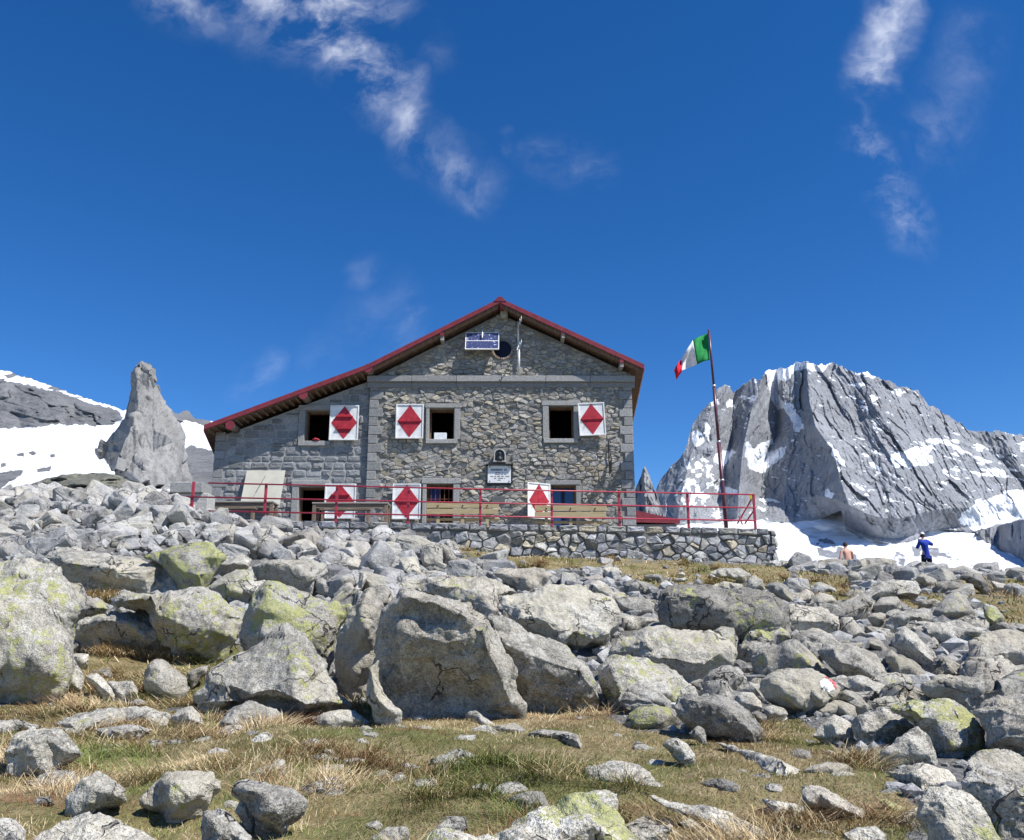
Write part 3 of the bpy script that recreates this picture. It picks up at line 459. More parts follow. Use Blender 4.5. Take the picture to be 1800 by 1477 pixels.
pitted grey stone beside the tan topped one|l=0 g=.5 b=1070|1422,1059 1440,1042 1462,1046 1473,1057 1462,1066 1440,1068
dark stone half sunk in turf at the right edge|l=.1 g=.4 b=1114|1758,1106 1778,1094 1800,1097 1835,1105 1800,1112 1778,1114
yellow green lichen slab beside the right turf patch|l=1 g=.6 b=1106|1729,1059 1751,1066 1767,1086 1747,1103 1729,1083
dark rounded stone behind the long lichened crest|l=0 g=.38 b=1065|1343,1032 1361,1021 1383,1028 1394,1043 1397,1061 1370,1048
small pale pointed stone standing on the long dark boulder|l=0 g=.62 b=1040|1306,1034 1312,1019 1323,1010 1341,1019 1343,1034 1326,1037
flat topped slab stone with shaded edge in the upper turf|l=0 g=.6 b=1040|1250,1030,.1 1272,1021,.4 1306,1028,.3 1301,1037,.1 1261,1037,.1;1270,1029,-.15 1290,1030,-.15
low smooth pinkish dome in the upper turf|l=0 g=.66 w=.4 b=1026 lean=.6|1246,1008 1263,998 1299,998 1321,1010 1308,1022 1290,1016
pale blocky rock left of the long dark boulder|l=.1 g=.62 b=1086|1079,1052 1112,1046 1152,1059 1152,1081 1112,1083 1094,1074
pale lichened slab under the blocky rock|l=.5 g=.72 b=1113|1088,1081 1117,1083 1161,1086 1159,1097 1123,1110 1088,1112
grey angular rock near the upper turf|l=0 g=.45 b=1046|1094,1028 1114,1017 1146,1026 1132,1039 1103,1043
white flat stone below the retaining wall|l=0 g=.9 b=1014|1050,1003 1063,996 1090,998 1094,1008 1054,1012
long brown slab the shirtless hiker sits behind|l=0 g=.45 w=.4 D=25 t=.9|1424,988 1462,981 1493,986 1491,1001 1451,1002
grey bedrock slab at the seated hiker's right|l=0 g=.55 D=25.5 t=1|1491,990 1522,980 1573,983 1580,997 1542,1004 1491,1003
long flat ledge in front of the standing hiker|l=0 g=.55 D=25.2 t=1 lump=.12|1540,1003 1596,999 1684,998 1684,1010 1600,1014 1556,1014
brown rock at the right foot of the retaining wall|l=0 g=.48 w=.4 D=25 t=1|1360,986 1406,986 1428,990 1426,1003 1366,1005
dark pointed rock on the crest against the snow|l=0 g=.38 D=25|1711,994 1733,994 1753,1010 1738,1012
long dark rock on the crest at the right|l=0 g=.42 D=24.6|1740,1010 1760,1008 1778,1020 1767,1027 1742,1024
rounded grey rock at the right edge of the crest|l=0 g=.5 D=24|1776,1032 1787,1019 1825,1022 1830,1050 1787,1050
white faced block low on the right crest|l=0 g=.85 b=1044|1742,1021 1767,1026 1776,1034 1747,1041
large pale round rock in the rubble right of centre|l=0 g=.6 b=970 m=r|562,955 593,929 608,942 604,967 567,962
wide pale block on the rubble near the wall's left end|l=0 g=.6 b=955 m=r|443,938 457,925 489,937 480,948 456,952
dark faced rough block in the middle of the rubble|l=0 g=.3 b=1000 m=r|556,978 578,963 606,970 600,990 580,1000
large grey cube above the lichened splash boulder|l=0 g=.5 b=1008 m=r|584,1003 604,984 640,980 660,992 645,1012 600,1016
pointed white rock in the rubble above the dark leaning boulder|l=0 g=.78 b=1050 m=r|590,1025 602,1020 618,1025 616,1040 604,1058 596,1045
tilted white slab beside the pointed white rock|l=0 g=.8 b=1062 m=r|606,1060 625,1030 640,1005 645,1015 636,1035 618,1056
shaded block above the dark leaning boulder|l=0 g=.4 b=1050 m=r|553,1020 565,1014 580,1022 592,1045 596,1060 575,1055 560,1045
cream coloured flat stone on the rubble's right side|l=0 g=.92 w=.3 b=1014 m=r|664,1003 678,996 696,1008 684,1015
"""
# ------------------------------------------------------------------ boulders, each shaped after its own outline
def trace_rock(name, label, spec, body, color, mat=None, group=None, cat='boulder', seed=0, rough=1.0):
    rg = np.random.default_rng(seed+1000)
    opt = dict(kv.split('=') for kv in spec.split())
    o_s, _, i_s = body.partition(';')
    def rd(s): return [[float(q) for q in p.split(',')] for p in s.split()]
    O = rd(o_s); I_ = rd(i_s)
    xs = [p[0] for p in O]; yv = [p[1] for p in O]; x0, x1, y0, y1 = min(xs), max(xs), min(yv), max(yv)
    cx, cy = sum(xs)/len(xs), sum(yv)/len(yv); h = y1-y0; w = x1-x0; ps = math.sqrt(w*h)
    b = float(opt.get('b', y1+.05*h)); b = min(b, y1-.03*h) if (y1 > 1262 and y1 < 1495 and h < .75*w) else b; Yb = float(opt['D']) if 'D' in opt else hit(min(max(cx, -200), 2000), b)
    Yb += float(opt.get('dy', 0)); S = ps*Yb/F
    lean = float(opt.get('lean', .6 if (h < .52*w and y1 > 1262) else .32)); lump = float(opt.get('lump', .22))
    def td(py): return (y1-py)/h
    Yf = lambda x: Yb
    if y1 > 1262 and y1 < 1495 and h < .52*w and h < 80 and 'D' not in opt:      # low slabs follow the ground they lie on
        gx = np.linspace(x0+.04*w, x1-.04*w, 7); by = []
        for g_ in gx:
            c_ = [a[1]+(b_[1]-a[1])*(g_-a[0])/(b_[0]-a[0]) for a, b_ in zip(O, O[1:]+O[:1]) if (a[0]-g_)*(b_[0]-g_) <= 0 and a[0] != b_[0]]
            by.append(hit(min(max(g_, -200), 2000), max(c_)-.03*h if c_ else b))
        by = [.45*q_+.55*Yb for q_ in by]; Yf = lambda x: np.interp(x, gx, by)
    D2 = []                                               # outline, densified and roughened
    for k, p in enumerate(O):
        q = O[(k+1) % len(O)]; L = math.hypot(q[0]-p[0], q[1]-p[1]); n = max(1, int(L/(ps*.26)))
        dp = p[2] if len(p) > 2 else .12+lean*td(p[1]); dq = q[2] if len(q) > 2 else .12+lean*td(q[1])
        for j in range(n):
            a = j/n; jx, jy = (rg.normal(0, ps*.014, 2) if j else (0, 0))
            D2.append((p[0]+(q[0]-p[0])*a+jx, p[1]+(q[1]-p[1])*a+jy, dp+(dq-dp)*a))
    inner = [(p[0], p[1], p[2] if len(p) > 2 else lean*td(p[1])-lump) for p in I_]
    if not I_ or 'auto' in opt:
        poly = [(p[0], p[1]) for p in D2]; tries = 0; want = int(opt.get('n', 7)); got = 0
        while got < want and tries < 400:
            tries += 1; qx, qy = rg.uniform(x0, x1), rg.uniform(y0, y1)
            if polydist(np.array(qx), np.array(qy), poly) < .10*ps: continue
            if any(math.hypot(qx-a[0], qy-a[1]) < .24*ps for a in inner): continue
            e = float(polydist(np.array(qx), np.array(qy), poly))/ps
            inner.append((qx, qy, lean*td(qy)-lump*min(1, .45+e*2.2)+rg.normal(0, .07))); got += 1
    V2 = [Vector((p[0], -p[1])) for p in D2+inner]; nO = len(D2)
    vo, eo, fo, ov, _, _ = delaunay_2d_cdt(V2, [(k, (k+1) % nO) for k in range(nO)], [], 1, 1e-3)
    dd = [p[2] for p in D2+inner]; pts = []
    for k, v in enumerate(vo): pts.append((v.x, -v.y, float(np.mean([dd[i] for i in ov[k]])) if ov[k] else .1))
    pts = np.array(pts); base = len(pts)
    idx = {}
    for k in range(base):
        for i in ov[k]: idx[i] = k
    loop = [idx[k] for k in range(nO)]
    V = at(pts[:, 0], pts[:, 1], Yf(pts[:, 0])+pts[:, 2]*S); T = [tuple(f)[::1] for f in fo if len(f) == 3]
    thick = float(opt.get('t', .5))
    def ring(s, d, drop):
        q = pts[loop]; X = cx+(q[:, 0]-cx)*s; Yp = cy+(q[:, 1]-cy)*s
        A = at(X, Yp, Yf(q[:, 0])+(q[:, 2]+d)*S); A[:, 2] -= np.where(q[:, 1] > cy, drop*S, 0); return A
    A = ring(.88, thick*.75, .10); lowp = pts[loop][:, 1] > y1-.22*h
    if 'u' not in opt:
        q = pts[loop]; Lp = at(cx+(q[:, 0]-cx)*.95, q[:, 1], Yf(q[:, 0])+(q[:, 2]+.06)*S); Lp[:, 2] -= .22*S; A = np.where(lowp[:, None], Lp, A)
    B = ring(.5, thick*1.35, .12); C = at(cx, cy, Yf(cx)+(.35+thick*1.5)*S)[None]
    V = np.vstack([V, A, B, C]); a0, b0, c0 = base, base+nO, base+2*nO
    for k in range(nO):
        n = (k+1) % nO
        T += [(loop[k], a0+n, loop[n]), (loop[k], a0+k, a0+n), (a0+k, b0+n, a0+n), (a0+k, b0+k, b0+n), (b0+k, c0, b0+n)]
    T = np.array(T)
    # orientation of the front triangles: they must face the camera
    nf = len(T)-5*nO; N = np.cross(V[T[:nf, 1]]-V[T[:nf, 0]], V[T[:nf, 2]]-V[T[:nf, 0]]); flip = N[:, 1] > 0
    T[:nf][flip] = T[:nf][flip][:, ::-1]
    k = 0; q = T[nf:]; n_ = np.cross(V[q[:, 1]]-V[q[:, 0]], V[q[:, 2]]-V[q[:, 0]]); cen = V.mean(0); out = ((V[q].mean(1)-cen)*n_).sum(1)
    if (out < 0).mean() > .5: T[nf:] = T[nf:][:, ::-1]
    fixed = np.full(len(V), .22); fixed[loop] = .12
    V, T = subdivide(V, T)
    lam = np.full(len(V), .22*float(opt.get('soft', 1))); lam[:len(fixed)] = fixed*float(opt.get('soft', 1))
    V = laplace(V, T, lam, 1); lv = 2 if ps < 40 else (3 if ps < 110 else (4 if ps < 300 else 5))
    for j in range(lv-1):
        V, T = subdivide(V, T)
        if j < 1: V = laplace(V, T, .25*float(opt.get('soft', 1)), 1)
    N = normals(V, T); Vn = V+seed*3.7
    a = rough*S*(1.35 if ps > 70 else .85)
    d = a*.030*fbm(Vn*(2.2/S), 3)+a*.016*(ridged(Vn*(4.5/S), 3)-.6)
    if ps > 60: d = d+a*.030*facets((Vn[:, 0]+.6*Vn[:, 1]+.3*Vn[:, 2])*2.4/S, (Vn[:, 2]+.4*Vn[:, 1])*3.0/S, seed)+a*.012*facets((Vn[:, 0]+.6*Vn[:, 1]-.3*Vn[:, 2])*6.5/S, (Vn[:, 2]+.4*Vn[:, 1])*8/S, seed+5)
    if S > .45: d = d+rough*(.012*fbm(Vn*6, 3)+.006*fbm(Vn*22, 2))
    d = np.clip(d, -.07*S, .05*S)
    if 'hf' in opt: d = rough*S*(.010*fbm(Vn*(3/S), 3)+float(opt['hf'])*(2.2*facets((Vn[:, 0]+.6*Vn[:, 1]+.2*Vn[:, 2])*6/S, Vn[:, 2]*2.6/S, 3)+1.1*facets((Vn[:, 0]+.6*Vn[:, 1])*15/S, Vn[:, 2]*6/S, 5))); d = np.clip(d, -.04*S, .028*S)
    V = V+N*d[:, None]
    bx, by, bz = at(cx, y1, Yb+.1*S); org = np.array([bx, by, bz])
    o = link(name, mesh_np(name, V-org, T, mat or M['granite'], True), loc=tuple(org), label=label, cat=cat, group=group)
    o.color = (*color, 1); return o
def build_rocks():
    n = 0
    for ln in ROCKS.strip().splitlines():
        lab, spec, body = ln.split('|'); n += 1
        o = dict(kv.split('=') for kv in spec.split()); col = (float(o.pop('l', 0)), float(o.pop('g', .5)), float(o.pop('w', 0)))
        col = (col[0], min(1, max(0, col[1]+random.gauss(0, .12))), min(.8, max(0, col[2]+random.gauss(-.05, .22)))); mm = M['rubble'] if o.pop('m', '') == 'r' else None
        trace_rock('boulder', lab, ' '.join(f'{a}={b}' for a, b in o.items()), body, col, mm, seed=n, rough=1.0, group='granite boulders below the hut')
# ---- loose stones: a dozen broken blocks, then copies set down one by one
def block_mesh(seed, sharp=True):
    rg = np.random.default_rng(seed); bm = bmesh.new(); k = 9 if sharp else 14
    sx, sy, sz = rg.uniform(.8, 1.2), rg.uniform(.65, .95), rg.uniform(.5, .8)
    for i in range(k):
        if sharp:
            c = [(-1, -1, -1), (1, -1, -1), (1, 1, -1), (-1, 1, -1), (-1, -1, 1), (1, -1, 1), (1, 1, 1), (-1, 1, 1), (0, 0, 1.25)][i]
            v = np.array(c)*rg.uniform(.55, 1.05, 3)+rg.normal(0, .1, 3)
        else:
            v = rg.normal(size=3); v = v/np.linalg.norm(v)*rg.uniform(.85, 1.1)*1.2
        bm.verts.new((v[0]*sx*.5, v[1]*sy*.5, v[2]*sz*.5))
    r = bmesh.ops.convex_hull(bm, input=bm.verts)
    bmesh.ops.delete(bm, geom=[g for g in r['geom_interior'] if isinstance(g, bmesh.types.BMVert)], context='VERTS')
    bmesh.ops.bevel(bm, geom=list(bm.edges), offset=.035 if sharp else .09, segments=1 if sharp else 2, affect='EDGES', clamp_overlap=True)
    bmesh.ops.triangulate(bm, faces=bm.faces); bm.verts.index_update()
    V = np.array([v.co[:] for v in bm.verts]); T = np.array([[v.index for v in f.verts] for f in bm.faces]); bm.free()
    V, T = subdivide(V, T); V, T = subdivide(V, T)
    V = V+normals(V, T)*(.018*fbm(V*4+seed, 3)+.02*(ridged(V*5+seed, 2)-.6))[:, None]
    return mesh_np('stone', V, T, M['rubble'] if sharp else M['granite'], not sharp)
HEAP = P2("-320,858 0,868 60,852 150,848 200,852 300,866 345,905 450,922 560,943 700,952 745,965 745,1010 665,1065 610,1040 560,985 440,972 385,950 250,965 150,962 60,968 -320,985")
def scatter_stones():
    rg = np.random.default_rng(5); A = [block_mesh(s) for s in range(14)]; B = [block_mesh(100+s, False) for s in range(10)]
    boxes = []
    for ln in ROCKS.strip().splitlines():
        boxes.append(P2(' '.join(','.join(p.split(',')[:2]) for p in ln.split('|')[2].split(';')[0].split())))
    def put(name, me, x, y, z, s, rot, label, group, col):
        o = link(name, me, loc=(x, y, z), rot=rot, scale=(s*rg.uniform(.85, 1.2), s*rg.uniform(.85, 1.15), s*rg.uniform(.85, 1.15)), label=label, cat='stone', group=group)
        o.color = (*col, 1)
    # the heap of fresh broken blocks
    n = 0; cand = []
    for y in np.arange(14.2, 25.5, .47):
        for x in np.arange(-18, 0, .56):
            X, Y = x+rg.uniform(-.2, .2), y+rg.uniform(-.2, .2); z = float(G(X, Y, False)); px, py = project(np.array([X, Y, z+.15]))
            if inpoly(np.array(px), np.array(py), HEAP) and px > -60: cand.append((X, Y, z, px, py))
    cand.sort(key=lambda c: c[1]); cand = cand[::1]
    if len(cand) > 290: cand = [cand[int(i)] for i in np.linspace(0, len(cand)-1, 298)]
    for X, Y, z, px, py in cand:
        s = rg.choice([.42, .54, .68, .88], p=[.3, .35, .25, .1]); zone = 'left of the terrace' if px < 330 else ('under the left end of the wall' if px < 560 else 'right of its middle')
        w = max(0, rg.normal(-.2, .45)); g = rg.choice([.35, .5, .62, .8])
        put('rubble_stone', A[rg.integers(14)], X, Y, z+.10*s+rg.uniform(-.02, .12), s, tuple(rg.uniform(-.7, .7, 2))+(rg.uniform(0, 6.3),),
            ('angular grey stone in the loose rubble heap '+zone), 'angular stones of the rubble heap '+zone, (0, float(g), float(min(w, .8))))
        n += 1
    # single stones between the boulders and below the wall
    lo = []
    for y in np.arange(8.8, 25.4, .42):
        st = .50+.010*y
        for x in np.arange(-.62*y-1, .66*y+1, st):
            X, Y = x+rg.uniform(-.2, .2), y+rg.uniform(-.2, .2); z = float(G(X, Y, False)); px, py = map(float, project(np.array([X, Y, z+.05])))
            if not (-50 < px < 1850) or py > 1262: continue
            if inpoly(np.array(px), np.array(py), HEAP) or px < 380 and Y > 15: continue
            g = float(grassy(X, Y, z)); hid = any(polydist(np.array(px), np.array(py), b) > 9 for b in boxes)
            if hid or (g > 0 and rg.random() < .88): continue
            lo.append((X, Y, z, px, py))
    rg.shuffle(lo); lo = lo[:215]
    for X, Y, z, px, py in lo:
        X, Y, z = float(X), float(Y), float(z)
        s = rg.choice([.28, .4, .55, .75], p=[.3, .35, .25, .1]); sharp = Y > 17
        z0 = 'below the retaining wall' if py < 1030 and px < 1400 else ('under the rocky crest at the right' if py < 1060 else ('among the right hand boulders' if px > 1150 else 'among the left and central boulders'))
        put('loose_stone', (A if sharp else B)[rg.integers(10)], X, Y, z+.06*s, s, tuple(rg.uniform(-.4, .4, 2))+(rg.uniform(0, 6.3),),
            'small weathered stone '+z0, 'small stones '+z0, (float(rg.choice([0, .2, .5])), float(rg.uniform(.35, .8)), float(max(0, rg.normal(-.2, .4)))))
    k = 0
    while k < 52:
        X, Y = rg.uniform(-6, 6), rg.uniform(3.6, 9.2); z = float(G(X, Y)); px, py = map(float, project(np.array([X, Y, z])))
        if not (0 < px < 1800 and 1262 < py < 1470) or float(grassy(X, Y, z)) < 4 or any(polydist(np.array(px), np.array(py), b) > -6 for b in boxes): continue
        k += 1; s = rg.choice([.12, .2, .3], p=[.45, .35, .2])
        put('loose_stone', B[rg.integers(10)], X, Y, z-.13*s, s, tuple(rg.uniform(-.2, .2, 2))+(rg.uniform(0, 6.3),), 'small pale stone half buried in the foreground turf', 'small stones in the foreground turf', (float(rg.choice([0, .3])), float(rg.uniform(.45, .85)), 0.0))
    # uncountable grit and chips between them
    V = []; T = []; tn = []; k = 0
    base = block_small()
    N = 11000
    Y = 8+17*rg.random(N)**.7; Y[:2200] = 3+6*rg.random(2200)**.8; u = rg.uniform(-1.0, 1.1, N); X = u*Y; Z = G(X, Y)
    gm = grassy(X, Y, Z); keep = ((gm < 0) | (rg.random(N) < .04)) & ~((gm > 0) & (Y < 8.5)); X, Y, Z = X[keep], Y[keep], Z[keep]; N = len(X)
    s = rg.choice([.1, .16, .24, .34], N, p=[.35, .3, .22, .13]); hp = inpoly(*project(np.stack([X, Y, Z], -1)), HEAP); s = np.where(hp, s*.7+.20, s); s = np.where(Y < 9.5, s*.38, s)
    b = rg.integers(0, len(base[0]), N); a = rg.uniform(0, 6.28, N); ca, sa = np.cos(a), np.sin(a)
    P = np.array(base[0])[b]; P = P*s[:, None, None]
    Q = np.stack([P[..., 0]*ca[:, None]-P[..., 1]*sa[:, None]+X[:, None], P[..., 0]*sa[:, None]+P[..., 1]*ca[:, None]+Y[:, None], P[..., 2]+Z[:, None]+s[:, None]*.1], -1)
    nv = Q.shape[1]; Fk = np.array(base[1]); FF = (Fk[None]+np.arange(N)[:, None, None]*nv).reshape(-1, 3)
    g = rg.uniform(.16, .42, N)[:, None]*np.array([1, .99, .95]); tn = np.repeat(g, nv, 0)
    link('gravel', mesh_np('gravel', Q.reshape(-1, 3), FF, M['stone'], False, tn), kind='stuff', label='grit and stone chips between the boulders')
def block_small():
    out = []; F0 = None
    for s in range(6):
        rg = np.random.default_rng(400+s); bm = bmesh.new(); bmesh.ops.create_icosphere(bm, subdivisions=1, radius=.6)
        V = np.array([v.co[:] for v in bm.verts]); V = V*rg.uniform(.7, 1.2, (len(V), 1))*np.array([1, .8, .6]); bm.verts.index_update()
        out.append(V); F0 = [[v.index for v in f.verts] for f in bm.faces] if F0 is None else F0; bm.free()
    return out, F0
CRK = .045
def mountain_mat(name, rock=(.25, .26, .28), sc=1.0, warm=(.33, .31, .28), streak=True):
    m, t = new_mat(name); p = t.vmath('SCALE', wpos(t), scale=sc)
    n = t.noise(p, .012, 7, .68); n2 = t.noise(p, .06, 6, .7); n3 = t.noise(t.vmath('MULTIPLY', p, (1.5, 1.5, .22)), .11, 7, .75)
    c = t.mix(t.step(n, .35, .65), rock, tuple(q*1.35 for q in rock)); c = t.mix(t.step(n2, .5, .68, 0, .6), c, tuple(q*.55 for q in rock))
    c = t.mix(t.step(n3, .52, .66, 0, .45), c, warm); c = t.mix(t.step(t.noise(p, .35, 4, .75), .5, .66, 0, .5), c, tuple(q*.5 for q in rock))
    ck = t.voro(t.vmath('ADD', t.vmath('MULTIPLY', p, (1.2, 1.2, .22)), t.vmath('SCALE', t.noise(p, .02, 5, .7, col=True), scale=34)), CRK, 'DISTANCE_TO_EDGE'); ckm = t.math('MULTIPLY', t.step(ck, .05, .01), t.step(t.noise(p, .035, 4), .5, .62)); c = t.mix(t.math('MULTIPLY', ckm, .55), c, tuple(q*.35 for q in rock))
    st = t.step(t.noise(t.vmath('MULTIPLY', p, (1, 1, .1)), .22, 5, .7), .54, .64, 0, .5); c = t.mix(st, c, tuple(q*.5 for q in rock))
    s = t.math('ADD', t.attr('snow', 'Fac'), t.math('MULTIPLY', t.math('SUBTRACT', t.noise(p, .13, 6, .72), .5), 1.5))
    sm = t.step(s, .46, .54)
    h = t.math('ADD', t.math('MULTIPLY', n2, .35), t.math('MULTIPLY', n3, .9))
    h = t.math('MULTIPLY', h, t.math('SUBTRACT', 1.0, sm))
    sc_ = t.mix(t.step(t.noise(t.vmath('MULTIPLY', p, (1, 2.5, 2.5)), .03, 6, .65), .45, .7), (.82, .84, .87), (.50, .52, .56))
    h = t.math('ADD', t.math('SUBTRACT', h, t.math('MULTIPLY', ckm, .25)), t.math('MULTIPLY', t.math('MULTIPLY', t.noise(p, .5, 4, .6), sm), .25))
    setb(t, t.mix(sm, c, sc_), .85, t.bump(h, .75, 4/sc), .15)
    return m
def relief(name, px, bottom, sky, ny, Dfun, snowfun, mat, gamma=1.0, back=1.15, **k):
    t = np.linspace(0, 1, ny)**gamma; PX = np.repeat(px[None], ny, 0); b = np.broadcast_to(bottom, px.shape)
    PY = b[None]+(sky-b)[None]*t[:, None]; D = Dfun(PX, PY, t[:, None]*np.ones_like(PX))
    V = at(PX, PY, D)
    top = V[-1]; B1 = top*np.array([1, 1, 1])+(top-np.array([0, 0, EYE]))*.06; B1[:, 2] = top[:, 2]*.93
    B2 = top+(top-np.array([0, 0, EYE]))*back; B2[:, 2] = -40
    A = np.concatenate([V, B1[None], B2[None]]); n1, n2 = A.shape[:2]
    I = np.arange(n1*n2).reshape(n1, n2); Q = np.stack([I[:-1, :-1], I[:-1, 1:], I[1:, 1:], I[1:, :-1]], -1).reshape(-1, 4)
    T = np.concatenate([Q[:, [0, 1, 2]], Q[:, [0, 2, 3]]]); N = normals(A.reshape(-1, 3), T).reshape(n1, n2, 3)
    S = snowfun(PX, PY, N[:ny], V); S = np.concatenate([S, S[-1:], S[-1:]*0])
    return link(name, mesh_np(name, A.reshape(-1, 3), Q, mat, True, attr={'snow': S.ravel()}), kind='structure', **k)
def pl(s): q = P2(s); return np.array([a for a, _ in q]), np.array([b for _, b in q])
def poly_interp(x, s): a, b = pl(s); return np.interp(x, a, b)
# ---------------- the big granite peak on the right
SKY_R = "1080,885 1150,872 1156,852 1170,832 1184,815 1195,805 1205,790 1212,765 1220,742 1228,730 1240,715 1254,706 1257,690 1263,681 1272,677 1283,680 1290,692 1296,686 1305,678 1322,667 1338,668 1345,653 1365,650 1380,648 1395,640 1407,638 1420,636 1440,642 1452,640 1465,639 1480,643 1492,652 1500,656 1525,655 1537,663 1550,668 1562,670 1580,680 1605,685 1618,692 1625,702 1632,712 1640,714 1650,722 1660,728 1672,735 1680,743 1690,746 1700,757 1722,757 1740,760 1755,756 1770,762 1800,765 1850,770 2100,800"
RIDG = [  # (x(y) polyline as "y,x", depth offset in metres; negative = nearer)
 ("600,1100 900,1100", 120), ("600,1262 690,1262 760,1238 800,1214 900,1192 960,1185", -25), ("600,1292 700,1290 770,1288 830,1276 910,1262", 28),
 ("600,1345 660,1342 720,1322 790,1306 900,1296", -34), ("600,1362 700,1366 760,1366 820,1340 910,1334", 48),
 ("600,1374 715,1376 780,1386 915,1398", "600,-5 700,-5 760,14 900,10"), ("600,1396 690,1402 730,1410 770,1408 850,1420 900,1430", "600,-12 730,-14 780,-8 900,-22"),
 ("600,1414 640,1416 700,1422 750,1434 790,1462 850,1480 900,1494 960,1508", "600,-42 700,-54 780,-86 960,-95"),
 ("600,1484 660,1486 720,1500 800,1532 900,1562", -40), ("600,1504 660,1508 720,1542 800,1600 900,1652", -46),
 ("600,1590 690,1592 760,1618 850,1700 930,1760", -14), ("600,1630 700,1628 760,1668 850,1752 930,1820", -8),
 ("600,1700 760,1704 850,1800", 12), ("600,1760 800,1770 900,1850", 5), ("600,2100 900,2100", 90)]
def ridge_depth(PX, PY, R):
    K = [(poly_interp(PY, s), poly_interp(PY, d) if isinstance(d, str) else d+0*PY) for s, d in R]; out = K[0][1].copy()
    for (xa, da), (xb, db) in zip(K[:-1], K[1:]):
        xb2 = np.maximum(xb, xa+2); t = np.clip((PX-xa)/(xb2-xa), 0, 1); m = PX >= xa
        out = np.where(m, da+(db-da)*t, out)
    return out
FOOT = "1080,930 1340,914 1360,918 1400,919 1440,913 1478,898 1487,934 1510,944 1539,952 1575,957 1610,950 1633,930 1690,934 1716,936 1745,926 1765,921 1790,914 2100,900"
ROCK_R = [P2(s) for s in ("1714,936 1745,927 1800,912 1870,905 1870,1012 1800,986 1760,968 1735,953",)]
def facets(u, v, seed):
    """flat tilted slabs meeting in cracks: nearest jittered cell, then that cell's own plane"""
    iu, iv = np.floor(u).astype(np.int64), np.floor(v).astype(np.int64); best = np.full(u.shape, 1e9); out = np.zeros(u.shape)
    for a in (-1, 0, 1):
        for b in (-1, 0, 1):
            cu, cv = iu+a, iv+b; z = 0*cu+seed*101; x = cu+.5+.45*_h(cu, cv, z); y = cv+.5+.45*_h(cu, cv, z+7)
            d = (u-x)**2+(v-y)**2; gx, gy = _h(cu, cv, z+13), _h(cu, cv, z+29); val = .25*_h(cu, cv, z+41)+gx*(u-x)*.9+gy*(v-y)*.5
            m = d < best; best = np.where(m, d, best); out = np.where(m, val, out)
    return out
def Dsnow(y): return np.interp(y, [880, 905, 935, 965, 985, 1005, 1030, 1060, 1130], [1012, 1000, 965, 900, 690, 400, 180, 90, 40])
def D_peak(PX, PY, T):
    foot = poly_interp(PX, FOOT); w_ = np.exp(-np.linspace(-2, 2, 41)**2); fs = sum(poly_interp(PX+dx, FOOT)*a for dx, a in zip(np.linspace(-90, 90, 41), w_))/w_.sum(); up = fs-PY
    cliff = 1000+np.clip(up, 0, 400)*.62+ridge_depth(PX, PY, RIDG)*np.clip(up/40, .15, 1)*1.15
    P = np.stack([PX*.03+PY*.018, PY*.014-PX*.004, 0*PX], -1)
    sh = np.where(PX > poly_interp(PY, "600,1414 700,1422 750,1434 790,1462 850,1480 900,1494 960,1508"), .55, -.12)
    wu = PX-sh*PY+5*fbm(np.stack([PX*.03, PY*.03, 0*PX], -1), 3); wv = PY+6*fbm(np.stack([PX*.04, PY*.03, 0*PX+5], -1), 3)
    cliff = cliff+np.clip(up/25, .2, 1)*(3*ridged(P*1.3, 2)+10*facets(wu/34, wv/95, 1)+5.5*facets(wu/14, wv/42, 2)+2.7*facets(wu/6.2, wv/17, 3)+1.0*fbm(np.stack([wu*.35, wv*.10, 0*PX], -1), 3))
    snow = Dsnow(PY); cliff = cliff-1000+Dsnow(fs)
    snow = snow*(1+.012*fbm(np.stack([PX*.02, PY*.05, 0*PX], -1), 3))
    bot = poly_interp(PX, "1700,953 1735,953 1760,968 1800,986 1870,1012 2100,1040"); rr = polydist(PX, PY, ROCK_R[0])
    low = Dsnow(bot)+(bot-PY)*1.0+10*ridged(np.stack([PX*.08, PY*.03, 0*PX], -1), 3); snow = np.where(rr > 0, np.minimum(snow, low), snow)
    return np.where(PY < foot, cliff, snow)
SNOW_R = [P2(s) for s in (
 "1338,652 1365,648 1395,636 1440,638 1462,636 1455,650 1435,655 1418,646 1398,655 1385,668 1370,668 1352,657",
 "1350,655 1374,664 1366,690 1373,703 1392,712 1405,732 1416,756 1398,757 1382,727 1362,712 1353,690",
 "1313,777 1325,786 1358,774 1352,792 1388,783 1373,804 1358,819 1337,836 1310,822", "1269,789 1295,795 1281,810 1272,822 1255,807", "1240,700 1262,700 1268,712 1250,716",
 "1455,778 1466,780 1480,807 1496,830 1470,813", "1563,798 1600,789 1639,783 1636,795 1642,813 1624,819 1569,822", "1624,774 1652,768 1685,783 1696,803 1670,785",
 "1518,807 1557,827 1545,827", "1510,690 1516,674 1506,676", "1576,684 1590,690 1584,697 1570,690", "1680,914 1716,882 1777,859 1870,856 1870,912 1790,914 1745,926 1716,936",
 "1216,760 1232,755 1236,775 1222,790", "1500,655 1520,653 1516,662 1502,662", "1500,650 1540,658 1550,668 1530,662", "1280,690 1296,716 1290,722 1276,706", "1320,700 1330,696 1312,720",
 "1255,852 1275,856 1300,862 1296,870 1262,866", "1240,742 1250,750 1246,772 1236,760", "1452,862 1468,866 1462,876 1448,872", "1530,695 1542,700 1534,706", "1560,830 1590,842 1580,846")]
OUT_R = [P2(s) for s in ("1432,945 1455,940 1475,955 1500,965 1520,985 1500,992 1430,985", "1598,946 1625,950 1690,975 1690,990 1640,985 1600,985", "1570,960 1600,975 1590,1000 1560,1000", "1700,985 1740,1000 1800,1010 1800,1030 1700,1005")]
